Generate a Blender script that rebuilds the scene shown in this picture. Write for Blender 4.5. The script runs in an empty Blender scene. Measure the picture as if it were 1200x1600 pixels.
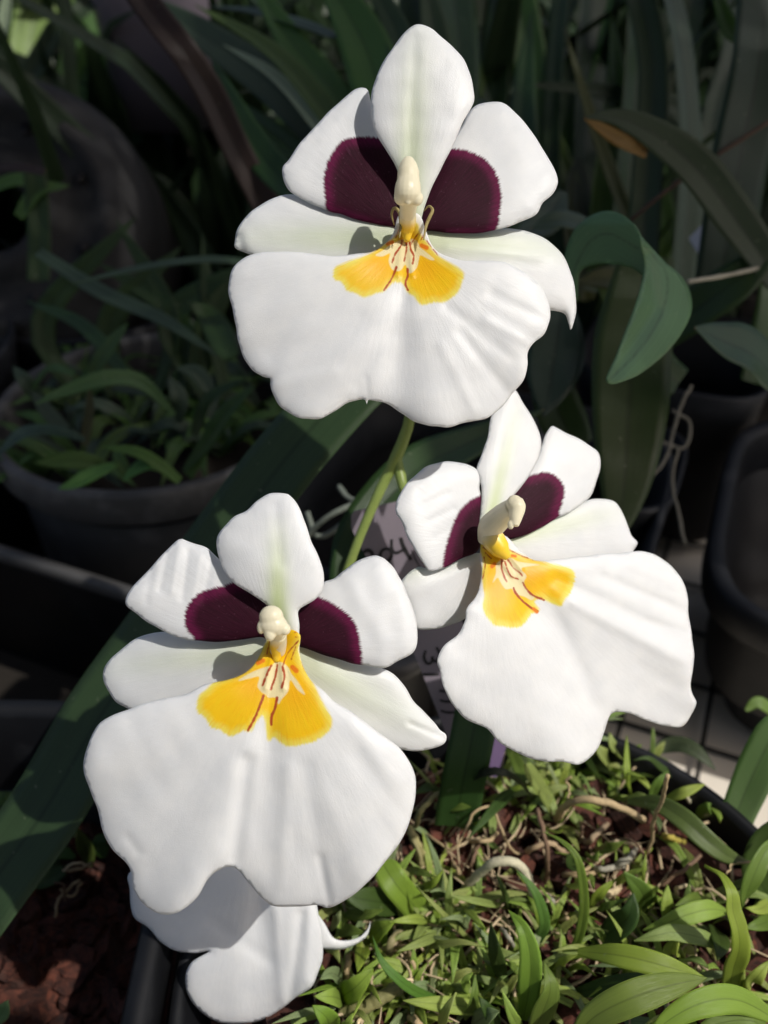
import bpy, bmesh, math, random
import numpy as np
from mathutils import Vector, Matrix
from mathutils.geometry import delaunay_2d_cdt

# ------------------------------------------------------------------ camera
SC = bpy.context.scene
PITCH = math.radians(38); CZ = 0.40; FPX = 1380.0
cP, sP = math.cos(PITCH), math.sin(PITCH)
R_ = np.array([1.0, 0, 0]); F_ = np.array([0, cP, -sP]); U_ = np.array([0, sP, cP]); C_ = np.array([0, 0, CZ])
cam = bpy.data.cameras.new('camera'); camo = bpy.data.objects.new('camera', cam); SC.collection.objects.link(camo)
camo.location = (0, 0, CZ); camo.rotation_euler = (math.radians(90) - PITCH, 0, 0)
cam.sensor_fit = 'HORIZONTAL'; cam.sensor_width = 36; cam.lens = 36 * FPX / 1200
cam.clip_start = 0.01; cam.clip_end = 60
cam.dof.use_dof = True; cam.dof.focus_distance = 0.222; cam.dof.aperture_fstop = 15
SC.camera = camo
# ------------------------------------------------------------------ light
SUN = (0.5 * R_ + 0.5 * U_ - 0.707 * F_); SUN /= np.linalg.norm(SUN)
EL = math.asin(SUN[2]); AZ = math.atan2(SUN[0], SUN[1])
w = bpy.data.worlds.new("World"); SC.world = w; w.use_nodes = True
nt = w.node_tree; sky = nt.nodes.new('ShaderNodeTexSky'); sky.sky_type = 'NISHITA'; sky.sun_disc = False
sky.sun_elevation = EL; sky.sun_rotation = AZ
bg = nt.nodes['Background']; bg.inputs['Strength'].default_value = 0.10; sky.dust_density = 5.0; sky.ozone_density = 0.2
nt.links.new(sky.outputs[0], bg.inputs[0])
sl = bpy.data.lights.new('sun', 'SUN'); sl.energy = 3.15; sl.angle = math.radians(0.6); sl.color = (1, 0.965, 0.91)
so = bpy.data.objects.new('sun', sl); SC.collection.objects.link(so); so.location = (0.6, -0.3, 1.4)
so.rotation_euler = Vector(SUN).to_track_quat('Z', 'Y').to_euler()
SC.view_settings.view_transform = 'Standard'; SC.view_settings.look = 'None'
SC.view_settings.exposure = 0.0; SC.view_settings.gamma = 1.0
SC.cycles.max_bounces = 8; SC.cycles.diffuse_bounces = 4; SC.cycles.transmission_bounces = 4
rng = random.Random(7)

# ------------------------------------------------------------------ helpers
def W(px, py, d):                     # a point of the place: direction seen in the photo, distance d (cm) along the view axis
    k = d * 0.01
    return C_ + k * (F_ + (px - 600) / FPX * R_ + (800 - py) / FPX * U_)
def G(px, py, z):                     # the same direction met with the level z (m)
    v = F_ + (px - 600) / FPX * R_ + (800 - py) / FPX * U_
    return C_ + v * (z - CZ) / v[2]
def tag(o, label=None, cat=None, group=None, kind=None):
    if label: o['label'] = label
    if cat: o['category'] = cat
    if group: o['group'] = group
    if kind: o['kind'] = kind
    return o
def empty(name, loc, label=None, cat=None, group=None, parent=None):
    o = bpy.data.objects.new(name, None); SC.collection.objects.link(o); o.location = tuple(loc); o.empty_display_size = .01
    if parent:
        o.parent = parent; o.location = Vector(tuple(loc)) - wloc(parent)
    return tag(o, label, cat, group)
def wloc(o):
    v = Vector(o.location)
    while o.parent: o = o.parent; v = v + Vector(o.location)
    return v
def meshobj(name, verts, faces, mat, parent=None, color=None, attrs=None, smooth=True):
    V = np.asarray(verts, float)
    if parent: V = V - np.array(wloc(parent))
    me = bpy.data.meshes.new(name); me.from_pydata(V.tolist(), [], faces)
    if smooth: me.polygons.foreach_set('use_smooth', [True] * len(me.polygons))
    for k, a in (attrs or {}).items():
        at = me.attributes.new(k, 'FLOAT', 'POINT'); at.data.foreach_set('value', np.asarray(a, np.float32))
    me.materials.append(mat)
    o = bpy.data.objects.new(name, me); SC.collection.objects.link(o)
    if parent: o.parent = parent
    if color: o.color = (*color, 1)
    return o
class MB:                              # several shapes of one part
    def __init__(s): s.v = []; s.f = []; s.a = {}
    def add(s, v, f, a=None):
        n = len(s.v); s.v += [tuple(x) for x in v]; s.f += [tuple(i + n for i in q) for q in f]
        for k in set(s.a) | set(a or {}):
            s.a.setdefault(k, [0.0] * n); s.a[k] += list((a or {}).get(k, [0.0] * len(v)))
    def build(s, name, mat, parent=None, color=None, smooth=True):
        return meshobj(name, s.v, s.f, mat, parent, color, s.a, smooth)
def crom(P, n, closed=False):
    P = np.asarray(P, float); N = len(P); out = []
    if closed:
        for i in range(N):
            p0, p1, p2, p3 = P[i - 1], P[i], P[(i + 1) % N], P[(i + 2) % N]
            L = np.linalg.norm((p2 - p1)[:2]); m = max(1, int(round(L / n)))
            for k in range(m):
                t = k / m; out.append(.5 * (2 * p1 + (p2 - p0) * t + (2 * p0 - 5 * p1 + 4 * p2 - p3) * t * t + (3 * p1 - p0 - 3 * p2 + p3) * t ** 3))
        return np.array(out)
    Q = np.vstack([2 * P[0] - P[1], P, 2 * P[-1] - P[-2]])
    seg = np.linalg.norm(np.diff(P[:, :min(3, P.shape[1])], axis=0), axis=1); cum = np.r_[0, np.cumsum(seg)]; cum /= cum[-1]
    for s in np.linspace(0, 1, n):
        i = min(int(np.searchsorted(cum, s, side='right')) - 1, N - 2); t = (s - cum[i]) / max(1e-9, cum[i + 1] - cum[i])
        p0, p1, p2, p3 = Q[i], Q[i + 1], Q[i + 2], Q[i + 3]
        out.append(.5 * (2 * p1 + (p2 - p0) * t + (2 * p0 - 5 * p1 + 4 * p2 - p3) * t * t + (3 * p1 - p0 - 3 * p2 + p3) * t ** 3))
    return np.array(out)
def segdist(P, L):                     # distance of points P to polyline L
    L = np.asarray(L, float); best = np.full(len(P), 1e9)
    for a, b in zip(L[:-1], L[1:]):
        ab = b - a; t = np.clip(((P - a) @ ab) / max(1e-9, ab @ ab), 0, 1)
        best = np.minimum(best, np.linalg.norm(P - (a + t[:, None] * ab), axis=1))
    return best
def inside(P, L):
    L = np.asarray(L, float); x, y = P[:, 0], P[:, 1]; c = np.zeros(len(P), bool)
    for (x1, y1), (x2, y2) in zip(L, np.roll(L, -1, axis=0)):
        c ^= ((y1 > y) != (y2 > y)) & (x < (x2 - x1) * (y - y1) / ((y2 - y1) if y2 != y1 else 1e-9) + x1)
    return c
def sdf(P, L):
    L = np.asarray(L, float); d = segdist(P, np.vstack([L, L[:1]])); return np.where(inside(P, L), -d, d)
def wob(P, s, seed=0):                 # smooth pseudo noise, about -1..1
    r = np.random.RandomState(seed); o = 0
    for k in range(6):
        a = r.uniform(0, 6.28); f = s * r.uniform(.6, 1.7); o = o + np.sin((P[:, 0] * math.cos(a) + P[:, 1] * math.sin(a)) * f + r.uniform(0, 6.28))
    return o / 3.2
def sheet(outline, depth, step=4.0, fine=None, thick=.035, jag=.5, seed=0):
    """a thin shape with the given outline (photo directions) and depth(P) in cm; returns verts, faces, P (photo coords per vertex)"""
    L = crom(outline, 4.0, True)
    L = L + np.c_[wob(L, .13, seed), wob(L, .13, seed + 1)] * jag
    x0, y0 = L.min(0); x1, y1 = L.max(0); pts = []
    hs = step * .866
    gy = np.arange(y0, y1, hs); g = []
    for i, y in enumerate(gy):
        xs = np.arange(x0 + (i % 2) * step / 2, x1, step); g.append(np.c_[xs, np.full(len(xs), y)])
    g = np.vstack(g)
    if fine:
        fx0, fy0, fx1, fy1, fs = fine
        g = g[~((g[:, 0] > fx0) & (g[:, 0] < fx1) & (g[:, 1] > fy0) & (g[:, 1] < fy1))]
        X, Y = np.meshgrid(np.arange(fx0, fx1, fs), np.arange(fy0, fy1, fs)); X = X + (np.arange(X.shape[0]) % 2)[:, None] * fs / 2
        g = np.vstack([g, np.c_[X.ravel(), Y.ravel()]])
    s = sdf(g, L); g = g[s < -step * .45]
    P = np.vstack([L, g]); n = len(L)
    r = delaunay_2d_cdt([Vector(p) for p in P], [(i, (i + 1) % n) for i in range(n)], [], 1, 1e-5)
    P = np.array([tuple(v) for v in r[0]]); T = np.array([f for f in r[2] if len(f) == 3])
    a, b, c = P[T[:, 0]], P[T[:, 1]], P[T[:, 2]]
    T = T[np.abs(np.cross(b - a, c - a)) > 1e-6]
    edge = -sdf(P, L)
    D = depth(P, edge)
    V = C_ + .01 * D[:, None] * (F_ + ((P[:, 0] - 600) / FPX)[:, None] * R_ + ((800 - P[:, 1]) / FPX)[:, None] * U_)
    # thickness along the surface normal, closed at the rim
    fn = np.cross(V[T[:, 1]] - V[T[:, 0]], V[T[:, 2]] - V[T[:, 0]]); vn = np.zeros_like(V)
    for k in range(3): np.add.at(vn, T[:, k], fn)
    vn /= np.maximum(1e-12, np.linalg.norm(vn, axis=1))[:, None]
    if (vn @ F_).mean() > 0: T = T[:, ::-1]; vn = -vn
    N = len(V); V2 = V - vn * (thick * .01)
    e = {}
    for t in T:
        for i in range(3):
            k = (t[i], t[(i + 1) % 3])
            if (k[1], k[0]) in e: e.pop((k[1], k[0]))
            else: e[k] = 1
    faces = [tuple(map(int, t)) for t in T] + [tuple(int(i) + N for i in t[::-1]) for t in T] + [(int(b_), int(a_), int(a_) + N, int(b_) + N) for a_, b_ in e]
    return np.vstack([V, V2]), faces, P, edge, N
def tube(path, rad, n=10, cap=True, flat=1.0):
    P = np.asarray(path, float); V = []; Fc = []; m = len(P)
    up = np.array([.3, .2, 1.0])
    for i in range(m):
        t = P[min(i + 1, m - 1)] - P[max(i - 1, 0)]; t /= np.linalg.norm(t)
        if i == 0: a = np.cross(t, up if abs(t @ up) < .95 else np.array([1.0, 0, 0]))
        else: a = a - (a @ t) * t
        a /= max(1e-9, np.linalg.norm(a)); b = np.cross(t, a)
        r = rad[i] if hasattr(rad, '__len__') else rad
        for k in range(n):
            q = 2 * math.pi * k / n; V.append(P[i] + r * (math.cos(q) * a + flat * math.sin(q) * b))
    for i in range(m - 1):
        for k in range(n):
            k2 = (k + 1) % n; Fc.append((i * n + k, i * n + k2, (i + 1) * n + k2, (i + 1) * n + k))
    if cap: Fc.append(tuple(range(n - 1, -1, -1))); Fc.append(tuple((m - 1) * n + k for k in range(n)))
    return V, Fc
def rtube(pts, r, n=16, wobble=.0, seed=0, sides=8, taper=0):
    """root or stem through [(px,py,d)] or world points, radius in cm"""
    P = crom(pts, n); rr = np.random.RandomState(seed)
    if wobble: P = P + np.cumsum(rr.normal(0, wobble * .0012, P.shape), axis=0) * .5
    R = np.array([r * .0080 * (1 + .06 * math.sin(i * .7 + seed) + .04 * rr.randn()) * (1 - taper * i / (n - 1)) for i in range(n)])
    return tube(P, R, sides)
def prof(t, kind):
    if kind == 'blade': return .7 + .3 * min(1, t / .3) if t < .35 else max(.02, 1 - ((t - .35) / .65) ** 2.4)
    if kind == 'oval': return .28 + .72 * math.sin(math.pi / 2 * t / .5) if t < .5 else max(.02, math.cos(math.pi / 2 * (t - .5) / .5)) ** .8
    if kind == 'strap': return 1.0 if t < .86 else max(.03, 1 - ((t - .86) / .14) ** 2) ** .5
    return 1.0
def leafmesh(path, width, kind='blade', roll=0, fold=.22, n=22, thick=.0005, tw=0, wave=.06, seed=0, view=.5, up=None):
    """path: world points base -> tip; width: largest half width (m); a keeled blade with real thickness"""
    P = crom(path, n); V = []; A = []; Bv = []
    us = (-1, -.72, -.38, -.12, 0, .12, .38, .72, 1)
    rr = np.random.RandomState(seed); ph = rr.uniform(0, 6.28)
    for i in range(n):
        t = P[min(i + 1, n - 1)] - P[max(i - 1, 0)]; t /= max(1e-9, np.linalg.norm(t))
        N = (-F_) * view + np.array([0, 0, 1.0]) * (1 - view) if up is None else np.array(up, float)
        s = np.cross(t, N); s /= max(1e-9, np.linalg.norm(s)); nn = np.cross(s, t)
        q = roll[0] + (roll[1] - roll[0]) * i / (n - 1) if isinstance(roll, tuple) else roll
        q = math.radians(q); s2 = s * math.cos(q) + nn * math.sin(q); n2 = nn * math.cos(q) - s * math.sin(q)
        wd = width * prof(i / (n - 1), kind)
        for layer in (0, 1):
            for u in us:
                ln = abs(u) ** 1.25 * fold * wd + wave * wd * math.sin(i * .55 + ph + u * 1.3) * u
                th = thick * (1 - .75 * u * u)
                V.append(P[i] + s2 * u * wd + n2 * (ln + (th if layer == 0 else -th))); A.append(u); Bv.append(i / (n - 1))
    m = len(us); Fc = []
    for i in range(n - 1):
        a, b = i * 2 * m, (i + 1) * 2 * m
        for k in range(m - 1):
            Fc.append((a + k, a + k + 1, b + k + 1, b + k)); Fc.append((a + m + k + 1, a + m + k, b + m + k, b + m + k + 1))
        Fc.append((a, b, b + m, a + m)); Fc.append((a + m - 1, a + 2 * m - 1, b + 2 * m - 1, b + m - 1))
    return V, Fc, {'lu': A, 'lv': Bv}
def leaf(parent, pts, hw, col, kind='blade', name='leaf', ground=None, **k):
    """pts (px,py,d cm) - or (px,py,h cm above the level 'ground') ; hw half width in photo px at the leaf's own distance"""
    if ground is None: wp = [W(*p) for p in pts]; d = np.mean([p[2] for p in pts]) * .01
    else: wp = [G(p[0], p[1], ground + p[2] * .01) for p in pts]; d = np.mean([(q - C_) @ F_ for q in wp])
    v, f, a = leafmesh(wp, hw * d / FPX, kind, seed=rng.randint(0, 9999), **k)
    return meshobj(name, v, f, M_LEAF, parent, col, a)
def superell(a, e, rx, ry):
    c, s = math.cos(a), math.sin(a); return (rx * math.copysign(abs(c) ** (2 / e), c), ry * math.copysign(abs(s) ** (2 / e), s))
def potmesh(cx, cy, profile, e=2, rot=0, n=72, aspect=1.0):
    """profile [(radius, z)...] going from the outside bottom over the rim to the inside"""
    V = []; Fc = []
    for r, z in profile:
        for k in range(n):
            x, y = superell(2 * math.pi * k / n, e, r, r * aspect); V.append((cx + x * math.cos(rot) - y * math.sin(rot), cy + x * math.sin(rot) + y * math.cos(rot), z))
    for i in range(len(profile) - 1):
        for k in range(n):
            k2 = (k + 1) % n; Fc.append((i * n + k, i * n + k2, (i + 1) * n + k2, (i + 1) * n + k))
    Fc.append(tuple(range(n - 1, -1, -1)))
    return V, Fc

# ------------------------------------------------------------------ materials
def mat(name):
    m = bpy.data.materials.new(name); m.use_nodes = True; t = m.node_tree; p = t.nodes['Principled BSDF']; return m, t, p
def N(t, kind, **kw):
    n = t.nodes.new('ShaderNode' + kind)
    for k, v in kw.items():
        if k in n.inputs and not hasattr(n, k): n.inputs[k].default_value = v
        else: setattr(n, k, v)
    return n
def math_(t, op, a, b=None, c=None, clamp=False):
    n = t.nodes.new('ShaderNodeMath'); n.operation = op; n.use_clamp = clamp
    for i, x in enumerate((a, b, c)):
        if x is None: continue
        if hasattr(x, 'is_output') or isinstance(x, bpy.types.NodeSocket): t.links.new(x, n.inputs[i])
        else: n.inputs[i].default_value = x
    return n.outputs[0]
def mixc(t, fac, a, b):
    n = t.nodes.new('ShaderNodeMix'); n.data_type = 'RGBA'
    for s, x in ((n.inputs[0], fac), (n.inputs[6], a), (n.inputs[7], b)):
        if isinstance(x, bpy.types.NodeSocket): t.links.new(x, s)
        elif isinstance(x, tuple): s.default_value = (*x, 1)
        else: s.default_value = x
    return n.outputs[2]
def ramp(t, x, lo, hi):                # smooth 0..1
    n = t.nodes.new('ShaderNodeMapRange'); n.interpolation_type = 'SMOOTHSTEP'; n.clamp = True
    t.links.new(x, n.inputs[0]); n.inputs[1].default_value = lo; n.inputs[2].default_value = hi; return n.outputs[0]
def attr(t, name):
    n = t.nodes.new('ShaderNodeAttribute'); n.attribute_name = name; return n.outputs['Fac']
def noise(t, vec, scale, detail=3, rough=.5):
    n = t.nodes.new('ShaderNodeTexNoise'); n.inputs['Scale'].default_value = scale; n.inputs['Detail'].default_value = detail; n.inputs['Roughness'].default_value = rough
    if vec is not None: t.links.new(vec, n.inputs['Vector'])
    return n.outputs[0]
def comb(t, x, y, z=0.0):
    n = t.nodes.new('ShaderNodeCombineXYZ')
    for i, v in enumerate((x, y, z)):
        if isinstance(v, bpy.types.NodeSocket): t.links.new(v, n.inputs[i])
        else: n.inputs[i].default_value = v
    return n.outputs[0]
def bump(t, h, strength, dist, nrm=None):
    n = t.nodes.new('ShaderNodeBump'); n.inputs['Strength'].default_value = strength; n.inputs['Distance'].default_value = dist
    t.links.new(h, n.inputs['Height'])
    if nrm is not None: t.links.new(nrm, n.inputs['Normal'])
    return n.outputs[0]
def translucent(m, t, p, col, fac):
    tr = t.nodes.new('ShaderNodeBsdfTranslucent'); mx = t.nodes.new('ShaderNodeMixShader'); mx.inputs[0].default_value = fac
    if isinstance(col, bpy.types.NodeSocket): t.links.new(col, tr.inputs[0])
    else: tr.inputs[0].default_value = (*col, 1)
    t.links.new(p.outputs[0], mx.inputs[1]); t.links.new(tr.outputs[0], mx.inputs[2]); t.links.new(mx.outputs[0], t.nodes['Material Output'].inputs[0])
def objpos(t): return t.nodes.new('ShaderNodeTexCoord').outputs['Object']

def make_petal():
    m, t, p = mat('orchid_petal')
    ang, rad = attr(t, 'ang'), attr(t, 'rad'); pos = objpos(t)
    pol = comb(t, math_(t, 'MULTIPLY', ang, 9.0), math_(t, 'MULTIPLY', rad, .55))
    n1 = noise(t, pol, 2.2, 4, .6); pol2 = comb(t, math_(t, 'MULTIPLY', ang, 30.0), math_(t, 'MULTIPLY', rad, 1.0)); n2 = noise(t, pol2, 2.0, 3, .6)
    base = mixc(t, ramp(t, noise(t, pos, 120, 3), .35, .7), (.83, .84, .845), (.88, .885, .88))
    gr = attr(t, 'green'); grn = math_(t, 'MULTIPLY', gr, math_(t, 'ADD', .75, math_(t, 'MULTIPLY', n2, .5)), clamp=True)
    c = mixc(t, grn, base, (.58, .68, .32))
    # purple blotch with a feathered, veined margin
    pu = math_(t, 'ADD', attr(t, 'sd_purple'), math_(t, 'MULTIPLY', math_(t, 'SUBTRACT', noise(t, pol2, 2.4, 5, .65), .5), .22))
    pc = mixc(t, ramp(t, pu, -.34, -.02), (.030, .005, .012), (.15, .012, .062))
    pc = mixc(t, ramp(t, n1, .62, .8), pc, (.10, .03, .06))
    pc = mixc(t, math_(t, 'MULTIPLY', ramp(t, n2, .40, .62), .45), pc, (.055, .008, .024)); pc = mixc(t, math_(t, 'MULTIPLY', ramp(t, noise(t, pos, 1500, 2), .66, .76), .22), pc, (.25, .12, .18))
    c = mixc(t, ramp(t, pu, .06, -.03), c, pc)
    # yellow mask
    ye = math_(t, 'ADD', attr(t, 'sd_yellow'), math_(t, 'MULTIPLY', math_(t, 'SUBTRACT', noise(t, pol2, 2.2, 3, .6), .5), .14))
    yc = mixc(t, ramp(t, ye, -.22, -.01), (.95, .58, .008), (.90, .76, .13))
    yc = mixc(t, math_(t, 'MULTIPLY', ramp(t, n1, .45, .65), .35), yc, (.88, .60, .01))
    yc = mixc(t, math_(t, 'MULTIPLY', attr(t, 'deep'), .5), yc, (.92, .39, .003))
    yc = mixc(t, math_(t, 'MULTIPLY', ramp(t, n2, .5, .7), .30), yc, (.90, .36, .004)); c = mixc(t, ramp(t, ye, .06, -.03), c, yc)
    c = mixc(t, ramp(t, attr(t, 'sd_cream'), .025, -.02), c, (.86, .74, .42))
    ln = math_(t, 'ADD', attr(t, 'line'), math_(t, 'MULTIPLY', math_(t, 'SUBTRACT', noise(t, pos, 900, 3), .42), .05)); c = mixc(t, ramp(t, ln, .022, -.012), c, mixc(t, n1, (.60, .12, .02), (.26, .02, .012)))
    c = mixc(t, ramp(t, attr(t, 'spot'), .03, -.02), c, (.80, .22, .01))
    t.links.new(c, p.inputs['Base Color'])
    inp = ramp(t, pu, .03, -.03); t.links.new(math_(t, 'ADD', .42, math_(t, 'MULTIPLY', inp, .16)), p.inputs['Roughness'])
    t.links.new(math_(t, 'SUBTRACT', .38, math_(t, 'MULTIPLY', inp, .26)), p.inputs['Specular IOR Level'])
    b1 = bump(t, n1, .16, .0007); b2 = bump(t, n2, .04, .0004, b1)
    v = t.nodes.new('ShaderNodeTexVoronoi'); v.inputs['Scale'].default_value = 3600; t.links.new(pos, v.inputs['Vector'])
    b3 = bump(t, v.outputs['Distance'], .28, .00007, b2); b4 = bump(t, noise(t, pos, 90, 3), .25, .0005, b3)
    t.links.new(b4, p.inputs['Normal'])
    p.inputs['Subsurface Weight'].default_value = .30; p.inputs['Subsurface Radius'].default_value = (1, .95, .85); p.inputs['Subsurface Scale'].default_value = .0011
    translucent(m, t, p, c, .18); return m
def make_leaf():
    m, t, p = mat('green_leaf'); oi = t.nodes.new('ShaderNodeObjectInfo'); pos = objpos(t)
    lu, lv = attr(t, 'lu'), attr(t, 'lv')
    st = noise(t, comb(t, math_(t, 'MULTIPLY', lu, 7.0), math_(t, 'MULTIPLY', lv, .8), oi.outputs['Random']), 3.0, 3, .6)
    blot = noise(t, pos, 45, 4, .6)
    hsv = t.nodes.new('ShaderNodeHueSaturation'); t.links.new(oi.outputs['Color'], hsv.inputs['Color'])
    t.links.new(math_(t, 'ADD', .472, math_(t, 'MULTIPLY', oi.outputs['Random'], .03)), hsv.inputs['Hue'])
    t.links.new(math_(t, 'ADD', .78, math_(t, 'MULTIPLY', math_(t, 'ADD', st, blot), .24)), hsv.inputs['Value'])
    vein = noise(t, comb(t, math_(t, 'MULTIPLY', lu, 26.0), math_(t, 'MULTIPLY', lv, .6), oi.outputs['Random']), 3.0, 2, .5)
    vh = t.nodes.new('ShaderNodeHueSaturation'); t.links.new(hsv.outputs[0], vh.inputs['Color']); t.links.new(math_(t, 'ADD', .72, math_(t, 'MULTIPLY', vein, .56)), vh.inputs['Value'])
    c = vh.outputs[0]
    mid = ramp(t, math_(t, 'ABSOLUTE', lu), .10, .02)
    dk = t.nodes.new('ShaderNodeHueSaturation'); dk.inputs['Value'].default_value = .62; t.links.new(c, dk.inputs['Color'])
    c = mixc(t, math_(t, 'MULTIPLY', mid, .8), c, dk.outputs[0])
    ed = t.nodes.new('ShaderNodeHueSaturation'); ed.inputs['Value'].default_value = 1.5; t.links.new(c, ed.inputs['Color'])
    c = mixc(t, ramp(t, math_(t, 'ABSOLUTE', lu), .95, 1.0), c, ed.outputs[0])
    tipc = mixc(t, ramp(t, math_(t, 'ADD', lv, math_(t, 'MULTIPLY', math_(t, 'SUBTRACT', blot, .5), .06)), .985, 1.01), c, (.20, .11, .045))
    c = mixc(t, ramp(t, oi.outputs['Random'], .45, .5), c, tipc)
    sc = ramp(t, noise(t, pos, 420, 2, .5), .70, .78); c = mixc(t, math_(t, 'MULTIPLY', sc, .35), c, (.30, .33, .22))
    t.links.new(c, p.inputs['Base Color'])
    t.links.new(math_(t, 'ADD', .26, math_(t, 'MULTIPLY', blot, .22)), p.inputs['Roughness']); p.inputs['Specular IOR Level'].default_value = .38
    b1 = bump(t, noise(t, comb(t, math_(t, 'MULTIPLY', lu, 16.0), math_(t, 'MULTIPLY', lv, 1.0)), 2.5, 2), .35, .0004)
    t.links.new(bump(t, noise(t, pos, 70, 3), .3, .0008, b1), p.inputs['Normal'])
    g = t.nodes.new('ShaderNodeHueSaturation'); g.inputs['Value'].default_value = 1.7; g.inputs['Hue'].default_value = .48; t.links.new(c, g.inputs['Color'])
    translucent(m, t, p, g.outputs[0], .28); return m
def make_plastic(name, col, rough=.38):
    m, t, p = mat(name); pos = objpos(t); n = noise(t, pos, 30, 5, .65)
    du = ramp(t, n, .5, .72)
    t.links.new(mixc(t, math_(t, 'MULTIPLY', du, .45), col, tuple(min(1, x * 2.6 + .016) for x in col)), p.inputs['Base Color'])
    t.links.new(math_(t, 'ADD', rough, math_(t, 'MULTIPLY', n, .3)), p.inputs['Roughness'])
    t.links.new(bump(t, noise(t, pos, 220, 3), .15, .0006), p.inputs['Normal']); p.inputs['Specular IOR Level'].default_value = .28; return m
def make_bark():
    m, t, p = mat('bark'); oi = t.nodes.new('ShaderNodeObjectInfo'); tc = objpos(t)
    mp = t.nodes.new('ShaderNodeVectorMath'); mp.operation = 'MULTIPLY'; mp.inputs[1].default_value = (1, 1, 3.5); t.links.new(tc, mp.inputs[0])
    n = noise(t, mp.outputs[0], 320, 5, .65); n2 = noise(t, tc, 90, 3)
    c = mixc(t, ramp(t, n, .3, .7), (.024, .008, .005), (.13, .038, .021)); c = mixc(t, ramp(t, n2, .5, .72), c, (.075, .036, .026))
    h = t.nodes.new('ShaderNodeHueSaturation'); t.links.new(c, h.inputs['Color']); t.links.new(math_(t, 'ADD', .5, math_(t, 'MULTIPLY', oi.outputs['Random'], .85)), h.inputs['Value'])
    t.links.new(h.outputs[0], p.inputs['Base Color']); p.inputs['Roughness'].default_value = .85
    t.links.new(bump(t, n, .9, .0012), p.inputs['Normal']); return m
def make_root():
    m, t, p = mat('root'); oi = t.nodes.new('ShaderNodeObjectInfo'); pos = objpos(t); n = noise(t, pos, 260, 4, .65)
    h = t.nodes.new('ShaderNodeHueSaturation'); t.links.new(oi.outputs['Color'], h.inputs['Color']); t.links.new(math_(t, 'ADD', .55, math_(t, 'MULTIPLY', n, .9)), h.inputs['Value'])
    t.links.new(h.outputs[0], p.inputs['Base Color']); p.inputs['Roughness'].default_value = .75
    t.links.new(bump(t, n, .6, .0008), p.inputs['Normal']); return m
def make_plain(name, col, rough=.5, var=.15, scale=80, spec=.4, b=.2, tl=0):
    m, t, p = mat(name); pos = objpos(t); n = noise(t, pos, scale, 4, .6)
    c = mixc(t, n, tuple(x * (1 - var) for x in col), tuple(min(1, x * (1 + var)) for x in col))
    t.links.new(c, p.inputs['Base Color'])
    p.inputs['Roughness'].default_value = rough; p.inputs['Specular IOR Level'].default_value = spec
    t.links.new(bump(t, n, b, .0008), p.inputs['Normal'])
    if tl: translucent(m, t, p, c, tl)
    return m
M_PETAL = make_petal(); M_LEAF = make_leaf(); M_BARK = make_bark(); M_ROOT = make_root()
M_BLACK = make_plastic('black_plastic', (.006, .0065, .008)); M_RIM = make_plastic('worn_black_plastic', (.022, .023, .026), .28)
M_GREY = make_plastic('grey_plastic', (.020, .0195, .019), .5)
M_WTAG = make_plain('white_tag', (.5, .48, .47), .4, .08)
M_TAG = make_plain('mauve_tag', (.21, .18, .21), .4, .08, 60, .4, .1); M_INK = make_plain('black_ink', (.008, .007, .008), .6, .1)
M_LILAC = make_plain('lilac_tag', (.13, .085, .17), .4, .08)
M_COL = make_plain('column_wax', (.90, .84, .63), .34, .05, 300, .45, .15, .22)
M_STEM = make_plain('green_stem', (.27, .35, .09), .38, .3, 120, .4, .3, .15)
M_WIRE = make_plastic('black_wire', (.014, .013, .012), .5)
M_SOIL = make_plain('dark_soil', (.018, .014, .010), .95, .4, 30); M_RIMHI = make_plastic('rim_highlight_plastic', (.07, .068, .066), .3)  # paler plastic: rim highlight put into the base colour
M_BOARD = make_plain('pale_board', (.74, .68, .58), .8, .12, 40, .2, .4)
M_SHADE = make_plain('sun_blocker', (.10, .10, .09), .8, .2, 10)  # for the added boards that block the sun

# ------------------------------------------------------------------ setting
ROT = math.radians(-23); BARK_Z = .115
v = [(-3, -1, -.012), (3, -1, -.012), (3, 4, -.012), (-3, 4, -.012), (-3, -1, -.05), (3, -1, -.05), (3, 4, -.05), (-3, 4, -.05)]
tag(meshobj('bench_top', v, [(0, 1, 2, 3), (4, 7, 6, 5), (0, 4, 5, 1), (1, 5, 6, 2), (2, 6, 7, 3), (3, 7, 4, 0)], M_BOARD, smooth=False), kind='structure')
wm = empty('wire_mesh', (.15, .3, 0), 'black welded wire mesh lying on the pale bench under the pots', 'wire mesh')
for ax in (0, 1):
    for k in range(-9, 10):
        o = k * .045; a = np.array([math.cos(ROT), math.sin(ROT), 0]); b = np.array([-math.sin(ROT), math.cos(ROT), 0])
        if ax: a, b = b, a
        c0 = np.array([.178, .309, -.0085 + (.0026 if ax else 0)]) + b * o
        v, f = tube([c0 - a * .45, c0, c0 + a * .45], .0014, 8); meshobj('wire', v, f, M_WIRE, wm)
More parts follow.
